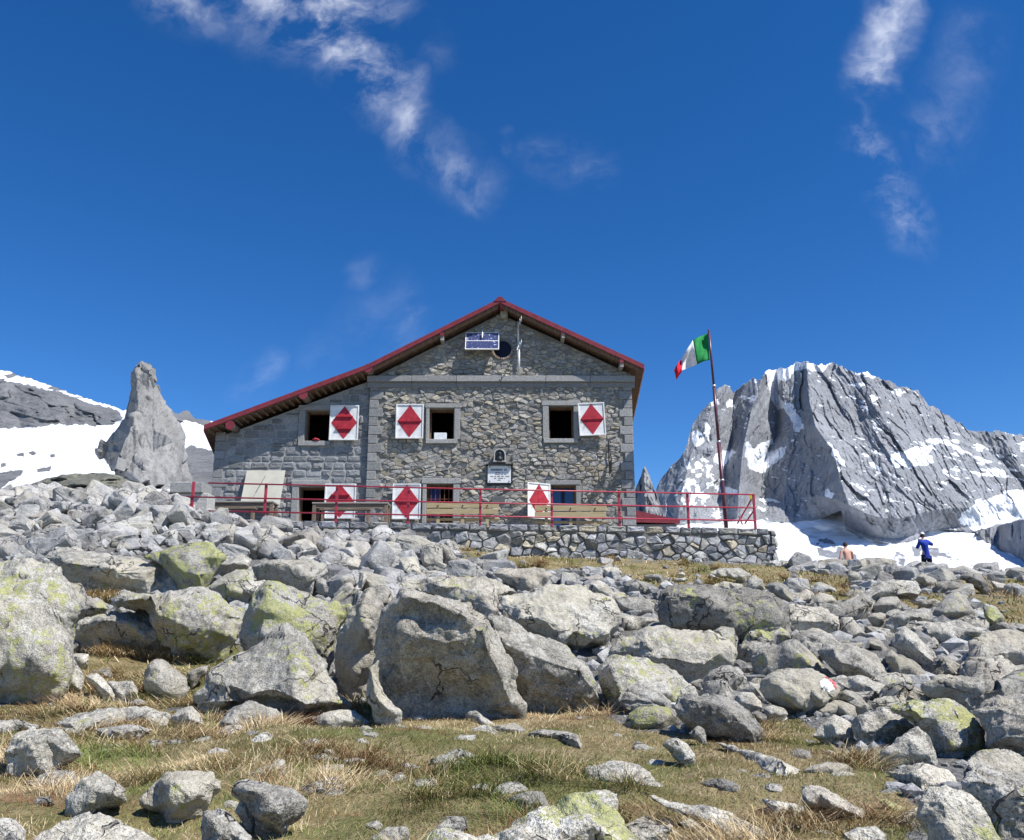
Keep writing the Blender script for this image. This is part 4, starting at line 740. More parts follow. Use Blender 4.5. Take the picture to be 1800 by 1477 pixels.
def snow_peak(PX, PY, N, V):
    foot = poly_interp(PX, FOOT); w = np.stack([PX*.09, PY*.09, 0*PX], -1); wob = 3.2*fbm(w, 3)
    s = np.where(PY > foot+wob*.5, 1.0, -.45)
    for q in SNOW_R: s = np.maximum(s, .5+(polydist(PX, PY, q)+wob*1.2)*.16)
    sk = poly_interp(PX, SKY_R); band = fbm(np.stack([PX*.05, PY*.22-PX*.06, 0*PX], -1), 4)
    zone = np.clip((PX-1600)/90, 0, 1)*np.clip((872-PY)/30, 0, 1)*np.clip((PY-sk-4)/10, 0, 1)
    s = np.maximum(s, zone*(.30+.62*band))
    z2 = np.clip(1-np.abs(PX-1225)/75, 0, 1)*np.clip((PY-775)/30, 0, 1)*np.clip((905-PY)/25, 0, 1)
    s = np.maximum(s, z2*(.42+.75*fbm(np.stack([PX*.11, PY*.14, 0*PX+9], -1), 4)))
    s = np.maximum(s, .5*N[..., 2]+.45*band-.14)
    for q in ROCK_R: s = np.where(polydist(PX, PY, q)+wob > 0, -.2+.25*band, s)
    for q in OUT_R:
        d = np.clip(polydist(PX, PY, q)/9, 0, 1); s = np.where((PY > foot) & (d > 0), 1.0-d*(.62+.75*fbm(np.stack([PX*.09, PY*.2, 0*PX+3], -1), 4)), s)
    return np.clip(s, -.6, 1.5)
def build_mountains():
    mm = mountain_mat('peak granite and snow')
    px = np.concatenate([np.linspace(1080, 1860, 640), np.linspace(1864, 2100, 60)]); sky = poly_interp(px, SKY_R)
    sky = sky+2.2*fbm(np.stack([px*.16, 0*px, 0*px], -1), 4)-1.2*np.maximum(0, ridged(np.stack([px*.3, 0*px+5, 0*px], -1), 2))
    relief('mountain', px, 1120.0, sky, 460, D_peak, snow_peak, mm, label='granite peak with snow couloirs above a bright snowfield at the right')
    # small pointed spire just right of the hut
    px = np.linspace(1070, 1185, 90); sk = poly_interp(px, "1070,905 1100,880 1113,868 1122,848 1128,832 1133,817 1137,826 1143,840 1150,860 1158,880 1166,905 1185,930")
    sk = sk+1.2*fbm(np.stack([px*.3, 0*px, 0*px], -1), 3)
    def Dsp(PX, PY, T): return 520+4*facets((PX-PY*.2)/7, PY/20, 9)+(940-PY)*.5+np.abs(PX-1132-(PY-820)*.05)*np.where(PX < 1132, 2.6, 1.0)+7*ridged(np.stack([PX*.09, PY*.04, 0*PX], -1), 4)
    relief('mountain_spire', px, 960.0, sk, 110, Dsp, lambda a, b, c, d: -.6+0*a, mountain_mat('spire granite', (.24, .245, .25), 1.8), label='small pointed granite spire just right of the hut')
    # left ridge with cliff band and snow slopes
    px = np.linspace(-220, 520, 420)
    SK = "-220,632 -100,640 0,652 12,651 30,660 50,664 70,672 90,677 120,690 150,700 180,709 205,716 215,722 250,716 285,714 300,722 312,728 326,722 333,724 340,735 365,739 400,748 520,790"
    sk = poly_interp(px, SK); sk = sk+1.4*fbm(np.stack([px*.25, 0*px, 0*px], -1), 3)
    CB = "-220,760 -100,756 0,754 40,753 100,748 195,748 220,740 300,735 520,800"
    def Dl(PX, PY, T):
        cb = poly_interp(PX, CB); up = cb-PY; cliff = 332+up*.75+4*ridged(np.stack([PX*.014, PY*.035, 0*PX], -1), 3)+3.2*facets((PX+PY*.4)/60, (PY-PX*.25)/16, 4)+1.4*facets((PX+PY*.4)/22, (PY-PX*.25)/6, 6)
        top = np.clip((poly_interp(PX, SK)+16-PY)/16, 0, 1); cliff = cliff+top*30
        sn = np.interp(PY, [735, 755, 800, 850, 885, 920, 960], [335, 326, 235, 186, 120, 70, 45]); return np.where((up > 0) & (PX < 245), cliff, np.where(up > 0, 330+up*4.0, sn))*(1+.006*fbm(np.stack([PX*.03, PY*.06, 0*PX], -1), 3))
    cl = P2("-240,650 -100,658 0,668 60,680 100,688 150,706 205,722 218,735 197,748 100,746 40,752 -240,760")
    rk = P2("322,790 335,782 350,786 372,790 392,800 420,900 330,900"); tp = P2("285,712 300,720 330,718 345,734 372,742 365,748 330,742 300,738 285,734")
    sp = [P2(s) for s in ("50,796 58,792 64,797 58,801", "86,800 98,798 98,803 88,804", "28,800 40,796 42,802", "64,824 90,820 88,828 66,830", "-240,850 -100,835 0,832 20,828 42,826 36,836 10,852 0,862 -240,880", "0,815 10,812 12,820 2,822")]
    def snl(PX, PY, N, V):
        wob = 2.5*fbm(np.stack([PX*.12, PY*.12, 0*PX], -1), 3); s = np.full(PX.shape, 1.2)
        s = np.where(polydist(PX, PY, cl)+wob > 0, -.5, s); s = np.where((PX < 215) & (PY < 700) & (fbm(np.stack([PX*.06, PY*.25, 0*PX], -1), 3) > .12), .1, s)
        for q in [rk, tp]: s = np.where(polydist(PX, PY, q)+wob > 0, .0, s)
        for q in sp: s = np.where(polydist(PX, PY, q)+wob*.6 > 0, .1, s)
        return s
    relief('snow_slope', px, 960.0, sk, 260, Dl, snl, mountain_mat('ridge rock and snow', (.16, .165, .17), 3.0), label='snow slope under a dark cliff band at the left')
    # bare bedrock hump behind the rubble heap
    px = np.linspace(-260, 420, 240); sk = poly_interp(px, "-260,872 0,868 20,862 60,850 90,838 120,834 180,831 215,837 240,850 262,862 290,866 330,872 420,905")+1.5*fbm(np.stack([px*.1, 0*px, 0*px], -1), 3)
    def Dh(PX, PY, T): return 30+9*T+.5*ridged(np.stack([PX*.02, PY*.08, 0*PX], -1), 4)
    mo, t = new_mat('olive bedrock'); p = wpos(t); n = t.noise(p, .9, 6, .7); n2 = t.noise(p, 5, 5, .7)
    setb(t, t.mix(t.step(n2, .4, .65, 0, .6), t.mix(t.step(n, .35, .65), (.15, .155, .13), (.27, .26, .20)), (.07, .07, .07)), .95, t.bump(n2, .8, .2), .1)
    relief('bedrock_hump', px, 930.0, sk, 70, Dh, lambda a, b, c, d: 0*a, mo, back=.2, label='low olive bedrock hump behind the rubble heap')
    # the tall free-standing rock tower on the left
    o = trace_rock('rock_tower', 'tall pale granite tower standing in the snow left of the hut', 'D=175 lean=.1 t=.35 soft=.4 hf=.032',
     "262,905,-.05 255,868,.05 232,848,.08 205,832,.1 196,822,.1 182,808,.18 170,792,.2 178,778,.2 193,764,.16 203,752,.15 211,741,.15 216,728,.14 221,718,.13 226,704,.13 229,695,.13 233,680,.12 235,666,.12 235,656,.12 239,643,.12 247,639,.12 255,640,.12 262,636,.12 271,646,.12 273,662,.12 276,674,.12 280,687,.13 285,700,.13 291,710,.14 298,722,.15 306,736,.16 314,750,.17 320,764,.17 325,782,.17 327,800,.16 331,824,.14 334,846,.1 345,905,.0;"
     "243,660,-0.012 262,655,-0.050 242,685,-0.050 240,710,-0.107 233,735,-0.164 222,765,-0.240 210,790,-0.278 203,825,-0.335 262,690,-0.050 265,720,-0.088 258,750,-0.126 243,790,-0.164 225,830,-0.278 283,745,-0.050 292,765,-0.164 275,790,-0.164 258,820,-0.316 246,848,-0.430 305,775,-0.050 310,820,-0.126 290,850,-0.316 260,880,-0.525 300,880,-0.392 225,735,0.026 205,770,0.064 190,795,0.102",
     (0, .62, 0), mountain_mat('tower granite', (.25, .245, .235), 7.0, (.30, .285, .255)), seed=77, rough=1.0, cat='rock tower')
    me = o.data; a = me.attributes.new('snow', 'FLOAT', 'POINT'); a.data.foreach_set('value', np.full(len(me.vertices), -.6, np.float32))
YM, YA, YR = 27.4, 27.55, 26.88      # main facade, recessed annex facade, front edge of the roof
FLOOR = 4.47
def fx(px, Y=YM, py=750): return float(at(px, py, Y)[0])
def fz(py, Y=YM, px=900): return float(at(px, py, Y)[2])
def stones(mb, x0, x1, z0, z1, Y, holes, hs, ws, roof, pal, rg, prot=(.01, .05), gap=.012, jit=.2, rnd=.25, nseg=8, depthdir=-1, skip=0.0):
    """lay irregular stones course by course over a wall face, leaving the openings free"""
    z = z0
    while z < z1:
        h = rg.uniform(*hs); zt = min(z+h, z1+.02); zm = (z+zt)/2
        iv = [(x0, x1)]
        for hx0, hx1, hz0, hz1 in holes:
            if hz0 < zt-.02 and hz1 > z+.02:
                nv = []
                for a, b in iv:
                    if hx0 > a: nv.append((a, min(b, hx0)))
                    if hx1 < b: nv.append((max(a, hx1), b))
                iv = [q for q in nv if q[1]-q[0] > .02]
        for a, b in iv:
            x = a
            while x < b-.03:
                w = min(rg.uniform(*ws), b-x)
                if b-x-w < .07: w = b-x
                top = min(zt, roof(x+.02)-.03, roof(x+w-.02)-.03) if roof else zt
                if top-z > .05 and rg.random() > skip:
                    split = 2 if (h > hs[0]*1.5 and rg.random() < .3 and top-z > .12) else 1
                    for s_ in range(split):
                        za = z+(top-z)*s_/split; zb = z+(top-z)*(s_+1)/split
                        cx, cz = x+w/2, (za+zb)/2; hw, hh = w/2-gap, (zb-za)/2-gap
                        if hw < .01 or hh < .01: continue
                        t = rg.uniform(*prot); col = pal[rg.integers(len(pal))]; k = rg.uniform(.75, 1.2); col = tuple(c*k for c in col)
                        ang = np.arange(nseg)/nseg*2*np.pi+rg.uniform(0, .5); pw = rg.uniform(rnd, rnd+.25)
                        cs, sn = np.cos(ang), np.sin(ang); ex = np.sign(cs)*np.abs(cs)**pw; ez = np.sign(sn)*np.abs(sn)**pw
                        r = 1+rg.normal(0, jit*.35, nseg); r = np.minimum(r, 1.06)
                        X = ex*hw*r; Z = ez*hh*r; tilt = rg.normal(0, .12, 2)*min(w, h)
                        V = [(cx+X[i], Y+.01, cz+Z[i]) for i in range(nseg)]
                        V += [(cx+X[i]*.93, Y-t*.7-(tilt[0]*ex[i]+tilt[1]*ez[i])*.4*min(1, t*20), cz+Z[i]*.9) for i in range(nseg)]
                        V += [(cx+X[i]*.6, Y-t*rg.uniform(.8, 1.35)-(tilt[0]*ex[i]+tilt[1]*ez[i])*.25*min(1, t*20), cz+Z[i]*.6) for i in range(nseg)]
                        V += [(cx, Y-t*rg.uniform(.8, 1.3), cz)]
                        Fc = []
                        for q in (0, nseg):
                            for i in range(nseg): Fc.append((q+i, q+(i+1) % nseg, q+nseg+(i+1) % nseg, q+nseg+i))
                        for i in range(nseg): Fc.append((2*nseg+i, 2*nseg+(i+1) % nseg, 3*nseg))
                        mb.add(V, Fc, col)
                x += w
        z = zt
def clip_poly(P, nx, nz, c):
    """keep the side nx*x+nz*z <= c"""
    out = []; n = len(P)
    for i in range(n):
        a, b = P[i], P[(i+1) % n]; da = nx*a[0]+nz*a[1]-c; db = nx*b[0]+nz*b[1]-c
        if da <= 0: out.append(a)
        if (da < 0 < db) or (db < 0 < da): t = da/(da-db); out.append((a[0]+(b[0]-a[0])*t, a[1]+(b[1]-a[1])*t))
    return out
def rubble_face(mb, x0, x1, z0, z1, Y, holes, dx, dz, roof, pal, rg, prot, gap=.008, jit=.42, wob=.0, bright=(.78, 1.18)):
    """irregular masonry: every stone is one cell grown round its own seed, cut back to leave the joints"""
    S = []; k = 0; z = z0
    while z < z1+dz:
        x = x0+(dx/2 if k % 2 else 0)-dx
        while x < x1+dx:
            S.append((x+rg.normal(0, jit*dx*.7), z+rg.normal(0, jit*dz*.8)+.5*dz*float(vnoise(np.array([x*1.3, z*1.3, 5.])))))
            x += dx*rg.choice([.6, .85, 1.0, 1.35, 1.7], p=[.2, .25, .25, .2, .1])
        z += dz; k += 1
    A = np.array(S); q = dx/dz*.8; B = A*np.array([1, q])
    for i in range(len(A)):
        sx, sz = A[i]
        if not (x0 < sx < x1 and z0 < sz < z1) or any(h[0] < sx < h[1] and h[2] < sz < h[3] for h in holes): continue
        if roof and sz > roof(sx)-.06: continue
        d = ((B-B[i])**2).sum(1); nb = np.argsort(d)[1:16]; P = [(sx-2*dx, sz-3*dz), (sx+2*dx, sz-3*dz), (sx+2*dx, sz+3*dz), (sx-2*dx, sz+3*dz)]
        for j in nb:
            m = (A[i]+A[j])/2; n = (A[j]-A[i])*np.array([1, q*q]); P = clip_poly(P, n[0], n[1], n@m)
            if len(P) < 3: break
        for a, b_, c in ((-1, 0, -x0), (1, 0, x1), (0, -1, -z0), (0, 1, z1)): P = clip_poly(P, a, b_, c) if len(P) > 2 else P
        for h in holes:
            if len(P) < 3 or max(p[0] for p in P) < h[0] or min(p[0] for p in P) > h[1] or max(p[1] for p in P) < h[2] or min(p[1] for p in P) > h[3]: continue
            if sx <= h[0]: P = clip_poly(P, 1, 0, h[0])
            elif sx >= h[1]: P = clip_poly(P, -1, 0, -h[1])
            elif sz <= h[2]: P = clip_poly(P, 0, 1, h[2])
            else: P = clip_poly(P, 0, -1, -h[3])
        if len(P) > 2 and roof:
            zz = roof(sx)-.02; e = .05; sl = (roof(sx+e)-roof(sx-e))/(2*e); P = clip_poly(P, -sl, 1, zz-sl*sx)
        if len(P) < 3: continue
        P = np.array(P); c = P.mean(0); P2_ = []
        for a in range(len(P)):
            u, w = P[a], P[(a+1) % len(P)]; L = np.hypot(*(w-u)); n = max(1, int(L/(.32*dx)))
            for b_ in range(n): P2_.append(u+(w-u)*b_/n)
        P = np.array(P2_); r = np.hypot(*(P-c).T)+1e-6; n = len(P)
        P = c+(P-c)*np.clip(1-gap/r*rg.uniform(.8, 2.6, n), .2, 1)[:, None]; P = (P+.07*(np.roll(P, 1, 0)+np.roll(P, -1, 0)))/1.14
        t = rg.uniform(*prot); col = pal[rg.integers(len(pal))]; kk = rg.uniform(*bright); col = tuple(v*kk for v in col); tl = rg.normal(0, .30, 2)
        def lay(s, dep): return [(c[0]+(p[0]-c[0])*s, Y-dep*(1+rg.normal(0, .12))-(tl[0]*(p[0]-c[0])+tl[1]*(p[1]-c[1]))*min(1, t*12)*.8, c[1]+(p[1]-c[1])*s) for p in P]
        V = [(p[0], Y+.01, p[1]) for p in P]+lay(.95, t*.85)+lay(.66, t)+[(c[0], Y-t*rg.uniform(.9, 1.25), c[1])]; Fc = []
        for o in (0, n):
            for a in range(n): Fc.append((o+a, o+(a+1) % n, o+n+(a+1) % n, o+n+a))
        for a in range(n): Fc.append((2*n+a, 2*n+(a+1) % n, 3*n))
        mb.add(V, Fc, col)
# roof line of the gable as a function of x (underside of the boards, at the wall)
RP = [(fx(360, YR, 750), fz(757, YR, 360)), (fx(645, YR, 640), fz(651, YR, 645)), (fx(879, YR, 522), fz(534, YR, 879)), (fx(1131, YR, 640), fz(650, YR, 1131))]
def roof_under(x): return float(np.interp(x, [p[0] for p in RP], [p[1] for p in RP]))-.16
XA0, XM0, XM1 = fx(378, YA, 800), fx(649), fx(1111)
def shell(mb, xs, holes, Y0, Y1, z0, roof, tint):
    xs = sorted(set([round(v, 4) for v in xs]))
    for a, b in zip(xs[:-1], xs[1:]):
        cuts = [z0]; m = (a+b)/2
        for hx0, hx1, hz0, hz1 in sorted([h for h in holes if h[0]-.001 <= a and h[1]+.001 >= b], key=lambda h: h[2]): cuts += [hz0, hz1]
        cuts.append(None)
        for i in range(0, len(cuts), 2):
            lo, hi = cuts[i], cuts[i+1]
            ta, tb = (roof(a), roof(b)) if hi is None else (hi, hi)
            mb.hexa([(a, Y0, lo), (b, Y0, lo), (b, Y1, lo), (a, Y1, lo), (a, Y0, ta), (b, Y0, tb), (b, Y1, tb), (a, Y1, ta)], tint)
def build_hut():
    rg = np.random.default_rng(21)
    hut = empty('mountain_hut', (0, YM, FLOOR), 'grey stone mountain hut with red edged roof and red diamond shutters', 'mountain hut')
    def P(mb, name, mat, smooth=False, parent=hut, **k):
        V = np.array(mb.v)-np.array([0, YM, FLOOR]); return link(name, mesh_np(name, V, mb.f, mat, smooth, np.array(mb.t, np.float32)), parent, **k)
    # openings: px0, px1, py top, py bottom, wall
    W = dict(a1=(538, 582, 722, 776, YA), m1=(755, 799, 718, 773, YM), m2=(964, 1008, 714, 772, YM), a0=(526, 575, 856, 918, YA), m0=(750, 797, 851, 920, YM), d0=(968, 1012, 853, 952, YM))
    HO = {}
    for k, (p0, p1, q0, q1, Y) in W.items(): HO[k] = (fx(p0, Y, q0), fx(p1, Y, q0), fz(q1, Y), fz(q0, Y))
    HM = [HO['m1'], HO['m2'], HO['m0'], HO['d0']]; HA = [HO['a1'], HO['a0']]
    MO = (.20, .195, .185); zb = FLOOR-.3
    for tag_, x0, x1, Y, H in (('wall', XM0, XM1, YM, HM), ('annex_wall', XA0, XM0, YA, HA)):
        mb = MB(); tm = (.26, .245, .215) if tag_ == 'wall' else (.33, .33, .32)
        shell(mb, [x0, x1]+[h[0] for h in H]+[h[1] for h in H]+[p[0] for p in RP if x0 < p[0] < x1], H, Y, Y+.45, zb, roof_under, tm)
        if tag_ == 'wall':
            mb.box((x1-.45, YM+.45, zb), (x1, YM+9, roof_under(x1-.1)-.1), tm); mb.box((XM0, YM+9, zb), (x1, YM+9.4, fz(650)), tm)
        else:
            mb.box((x0, YA+.45, zb), (x0+.45, YM+9, roof_under(x0+.1)-.1), tm); mb.box((x0, YM+9, zb), (XM0, YM+9.4, fz(720)), tm)
        w = P(mb, tag_, M['mortar'])
        sb = MB()
        if tag_ == 'wall':
            pal = [(.31, .30, .28), (.35, .34, .32), (.26, .255, .25), (.35, .33, .285), (.33, .30, .245), (.39, .38, .355), (.28, .28, .285), (.33, .325, .31), (.30, .30, .30), (.36, .34, .29)]
            pal = [(a*1.04, b*1.0, c*.93) for a, b, c in pal]
            fr = [(a-.20, b+.20, c-.16, d+.18) for a, b, c, d in HM]; nich = [(fx(857), fx(900), fz(852), fz(815)), (fx(865), fx(892), fz(817), fz(787)), (fx(866), fx(899), fz(632), fz(598))]
            corn = (fx(643), fx(1118), fz(674), fz(662))
            rubble_face(sb, x0+.02, x1-.02, zb, roof_under(fx(879))+.1, Y, fr+nich+[corn, (x1-.40, x1+1, 0, fz(672)), (x0-1, x0+.38, 0, fz(676))], .27, .118, roof_under, pal, rg, (.008, .055), .004, .40)
            quo = MB(); qul = MB(); z = zb; k = 0
            while z < fz(676):                                      # dressed quoins, long and short in turn
                h = .29; L = .40 if k % 2 else .26; g = rg.uniform(.24, .33)
                quo.box((x1-L, Y-.055, z+.008), (x1+.02, Y+.3, z+h-.008), (g, g, g*.98), .012)
                g = rg.uniform(.22, .30); L = .42 if k % 2 else .27
                qul.box((x0-.02, Y-.045, z+.008), (x0+L, Y+.12, z+h-.008), (g, g, g*.98), .012); z += h; k += 1
            P(quo, 'quoins', M['block'], parent=w); P(qul, 'quoins', M['block'], parent=w)
        else:
            pal = [(.24, .245, .25), (.27, .275, .28), (.21, .215, .22), (.30, .30, .30), (.25, .25, .25)]
            fr = [(a-.20, b+.14, c-.16, d+.17) for a, b, c, d in HA]
            stones(sb, x0+.02, x1-.02, zb, roof_under(x1)+.1, Y, fr+[(x0-1, x0+.38, 0, fz(757, YA))], (.17, .32), (.22, .58), roof_under, pal, rg, (.015, .055), .009, .24, .2, 10)
            quo = MB(); z = zb; k = 0
            while z < fz(764, YA):
                h = .30; L = .48 if k % 2 else .30; g = rg.uniform(.24, .31)
                quo.box((x0-.02, Y-.04, z+.008), (x0+L, Y+.3, z+h-.008), (g, g, g), .012); z += h; k += 1
            P(quo, 'quoins', M['block'], parent=w)
        P(sb, 'facing_stones', M['stone'] if tag_ == 'wall' else M['block'], False, parent=w)
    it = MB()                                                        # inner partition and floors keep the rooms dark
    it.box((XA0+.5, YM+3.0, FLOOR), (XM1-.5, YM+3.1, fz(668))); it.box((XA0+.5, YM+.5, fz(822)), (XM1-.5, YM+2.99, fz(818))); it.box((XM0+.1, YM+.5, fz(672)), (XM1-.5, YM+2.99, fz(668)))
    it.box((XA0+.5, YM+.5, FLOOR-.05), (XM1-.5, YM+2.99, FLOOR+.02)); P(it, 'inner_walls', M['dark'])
    # cornice ledge
    c = MB(); xs = np.linspace(fx(643), fx(1118), 7)
    for a, b in zip(xs[:-1], xs[1:]):
        g = rg.uniform(.27, .34); c.box((a+.006, YM-.17, fz(673)), (b-.006, YM+.05, fz(663)), (g, g*.99, g*.95), .01)
    for a, b in zip(xs[:-1], xs[1:]):
        c.box((a+.003, YM-.07, fz(682)), (b-.003, YM+.05, fz(673)-.002), (.25, .245, .235), .008)
    P(c, 'cornice', M['block'])
    # stone frames, reveals, interiors, shutters
    def frame(key, jl=.2, jr=.2, lt=.18, sl=.15, Y=YM):
        a, b, c0, d = HO[key]; mb = MB(); g = rg.uniform(.27, .33); col = (g, g*.99, g*.95); y = Y-.07
        if jl: mb.box((a-jl, y, c0), (a, Y+.2, d), col, .01)
        if jr: mb.box((b, y+.003, c0), (b+jr, Y+.2, d), col, .01)
        mb.box((a-jl-.03, y-.012, d+.002), (b+jr+.03, Y+.2, d+lt), tuple(q*1.05 for q in col), .01)
        if sl: mb.box((a-jl*.9, y-.03, c0-sl), (b+jr*.6, Y+.2, c0-.002), tuple(q*1.1 for q in col), .01)
        win = P(mb, 'window' if key != 'd0' else 'door_frame', M['block'])
        r = MB(); e = .05                                            # brown timber lining inside the reveal
        r.box((a, Y+.22, d-e), (b, Y+.42, d-.002)); r.box((a, Y+.22, c0), (a+e, Y+.42, d-e-.002)); r.box((b-e, Y+.22, c0), (b, Y+.42, d-e-.002))
        P(r, 'lining', M['soffit'], parent=win); return win
    def shutter(px0, px1, py0, py1, Y, parent, skew=0.0, out=.10, half=False, tilt=0.0, bars=1):
        x0, x1 = fx(px0, Y, py0), fx(px1, Y, py0); z1, z0 = fz(py0, Y), fz(py1, Y); w, h = x1-x0, z1-z0; cz = (z0+z1)/2
        def loc(u, v, t):                                            # u across, v up, t towards the viewer
            X = u*w; Zv = v*h; X2 = x0+X; Yv = Y-out-t-(w-X)*math.tan(skew); dx = X-w/2
            return (X2-tilt*(Zv-h/2)-t*math.sin(skew)*0, Yv, z0+Zv+tilt*dx)
        def slab(mb, u0, u1, v0, v1, t0, t1):
            mb.hexa([loc(u0, v0, t1), loc(u1, v0, t1), loc(u1, v0, t0), loc(u0, v0, t0), loc(u0, v1, t1), loc(u1, v1, t1), loc(u1, v1, t0), loc(u0, v1, t0)])
        mb = MB(); e = .035/w; f = .035/h
        slab(mb, 0, 1, 0, 1, 0, .03)
        slab(mb, 0, e, 0, 1, .03, .055); slab(mb, 1-e, 1, 0, 1, .03, .055); slab(mb, e, 1-e, 0, f, .03, .055); slab(mb, e, 1-e, 1-f, 1, .03, .055)
        s = P(mb, 'shutter', M['white'], parent=parent)
        d = MB(); e2 = .045/w; pts = [(.5, f*.9), (1-e2, .5), (.5, 1-f*.9), (e2, .5)]
        if half: pts = [(.5, 0.02), (1-e2, .45), (.5, 1-f), (e2, .45)]
        V = [loc(u, v, .032) for u, v in pts]+[loc(u, v, .038) for u, v in pts]
        d.add(V, [(4, 5, 6, 7), (3, 2, 1, 0), (0, 1, 5, 4), (1, 2, 6, 5), (2, 3, 7, 6), (3, 0, 4, 7)])
        P(d, 'diamond', M['redwood'], parent=s)
        bb = MB()                                                    # ledge battens, painted with the pattern
        if bars == 1: slab(bb, .10, .93, .485, .515, .038, .075); P(bb, 'batten', M['redwood'], parent=s)
        elif bars == 2:
            slab(bb, .2, .8, .66, .69, .038, .085); P(bb, 'batten', M['redwood'], parent=s)
            b2 = MB(); slab(b2, .22, .78, .31, .34, .038, .085); P(b2, 'batten', M['redwood'], parent=s)
        elif bars == 3: slab(bb, .46, .5, .35, .9, .038, .05); P(bb, 'batten', M['redwood'], parent=s)
        hg = MB(); hg.tube([loc(.30, .40, .05), loc(.22, .33, .08)], .008, 6); hg.box(np.array(loc(.0, .2, .0))-.02, np.array(loc(.0, .2, .0))+.02)
        P(hg, 'hook', M['black'], parent=s); return s
    w = frame('a1', .20, .06, .17, .16, YA); shutter(583, 633, 715, 776, YA, w, bars=2, out=.14)
    w = frame('m1', .10, .19, .14, .14); shutter(698, 746, 713, 773, YM, w, bars=1, out=.14)
    w = frame('m2', .19, .19, .16, .14); shutter(1016, 1062, 711, 768, YM, w, bars=1, tilt=.045, out=.16)
    w = frame('a0', .21, .06, .19, 0, YA); shutter(574, 628, 852, 913, YA, w, bars=2, out=.14)
    w = frame('m0', .12, .2, .17, .12); shutter(692, 741, 852, 914, YM, w, bars=1, out=.14)
    a, b, c0, d = HO['m0']; g = MB()
    for i in range(1, 6): g.tube([(a+(b-a)*i/6, YM+.06, c0), (a+(b-a)*i/6, YM+.06, d)], .012, 6)
    for zz in (.3, .62): g.box((a, YM+.05, c0+(d-c0)*zz-.008), (b, YM+.07, c0+(d-c0)*zz+.008))
    P(g, 'window_grille', M['rust'], parent=w)
    g = MB(); g.box((a, YM+.36, c0), ((a+b)/2, YM+.38, d)); P(g, 'curtain', M['blue'], parent=w)
    w = frame('d0', .14, .12, .14, 0); shutter(927, 967, 852, 914, YM, w, skew=.5, bars=3, out=.06)
    a, b, c0, d = HO['d0']; g = MB(); m_ = (a+b)/2
    for q0, q1 in ((a, m_-.01), (m_+.01, b)):
        g.box((q0, YM+.25, c0), (q1, YM+.29, d))
        dr = P(g, 'door', M['bluereflect'], parent=w); g = MB()
        pn = MB(); pn.box((q0+.06, YM+.24, c0+.5), (q1-.06, YM+.248, d-.12)); P(pn, 'pane', M['glass'], parent=w)
    # round attic window with a brick ring
    cx, cz, r = fx(883), fz(615), .29; rb = MB(); n = 28
    dsk = MB(); V = [(cx, YM-.004, cz)]+[(cx+r*1.05*math.cos(2*math.pi*i/n), YM-.004, cz+r*1.05*math.sin(2*math.pi*i/n)) for i in range(n)]
    dsk.add(V, [(0, 1+i, 1+(i+1) % n) for i in range(n)]); wr = P(dsk, 'round_window', M['darkglass'])
    for i in range(n):
        a0, a1 = 2*math.pi*i/n+.02, 2*math.pi*(i+1)/n-.02; lo = math.sin((a0+a1)/2) < .1
        o = 1.22 if lo else 1.12; col = (.34, .27, .22) if lo else (.2, .19, .18)
        q = [(cx+k*r*math.cos(t), cz+k*r*math.sin(t)) for k, t in ((1, a0), (o, a0), (o, a1), (1, a1))]
        rb.hexa([(x, YM-.07, z) for x, z in q]+[(x, YM+.0, z) for x, z in q], col)
    P(rb, 'brick_ring', M['stone'], parent=wr)
    # roof: metal sheet slabs, boards below, fascia in front
    def slabr(mb, i, y0, y1, up0, up1, ext=0.0, tint=None):
        (xa, za), (xb, zb_) = RP[i], RP[i+1]
        k = [0, 0]; dep = (y1-YR)
        xa2 = xa-(.25*min(dep, 10) if i == 0 else 0); xb2 = xb+(.085*min(dep, 10) if i == 2 else 0)
        za2 = za-(.25*min(dep, 10)*.0 if i == 0 else 0)
        mb.hexa([(xa, y0, za+up0), (xb, y0, zb_+up0), (xb2, y1, zb_+up0), (xa2, y1, za2+up0), (xa, y0, za+up1), (xb, y0, zb_+up1), (xb2, y1, zb_+up1), (xa2, y1, za2+up1)], tint)
    rf = MB(); bd = MB(); fs = MB()
    for i in range(3):
        slabr(rf, i, YR+.03, YM+9.9, .13, .17); slabr(bd, i, YR+.04, YM+9.9, -.0, .12); slabr(fs, i, YR-.012, YR+.028, .03, .19)
    roof = P(rf, 'roof', M['roofmetal']); P(bd, 'roof_boards', M['soffit'], parent=roof); P(fs, 'fascia', M['red'], parent=roof)
    rc = MB(); (xr, zr) = RP[2]; rc.hexa([(xr-.2, YR-.03, zr+.08), (xr+.2, YR-.03, zr+.08), (xr+.2, YM+9.9, zr+.08), (xr-.2, YM+9.9, zr+.08), (xr-.05, YR-.03, zr+.235), (xr+.05, YR-.03, zr+.235), (xr+.05, YM+9.9, zr+.235), (xr-.05, YM+9.9, zr+.235)])
    P(rc, 'ridge_cap', M['red'], parent=roof)
    for x, z, dx, s, yy in ((RP[3][0], RP[3][1], .085, 1, 0), (RP[0][0], RP[0][1], -.25, -1, 0)):   # side fascias
        e = MB(); x9 = x+dx*9.9
        e.hexa([(x, YR, z-.02), (x+s*.03, YR, z-.02), (x9+s*.03, YM+9.9, z-.02), (x9, YM+9.9, z-.02), (x, YR, z+.18), (x+s*.03, YR, z+.18), (x9+s*.03, YM+9.9, z+.18), (x9, YM+9.9, z+.18)])
        P(e, 'fascia', M['red'], parent=roof)
    # rafter tails seen under the left verge
    for i in range(24):
        x = RP[0][0]+.10+i*.205; z = np.interp(x, [p[0] for p in RP], [p[1] for p in RP]); mb = MB()
        mb.box((x, YR+.06, z-.05), (x+.06, YA-.01, z-.003)); P(mb, 'rafter_tail', M['woodlight'], parent=roof)
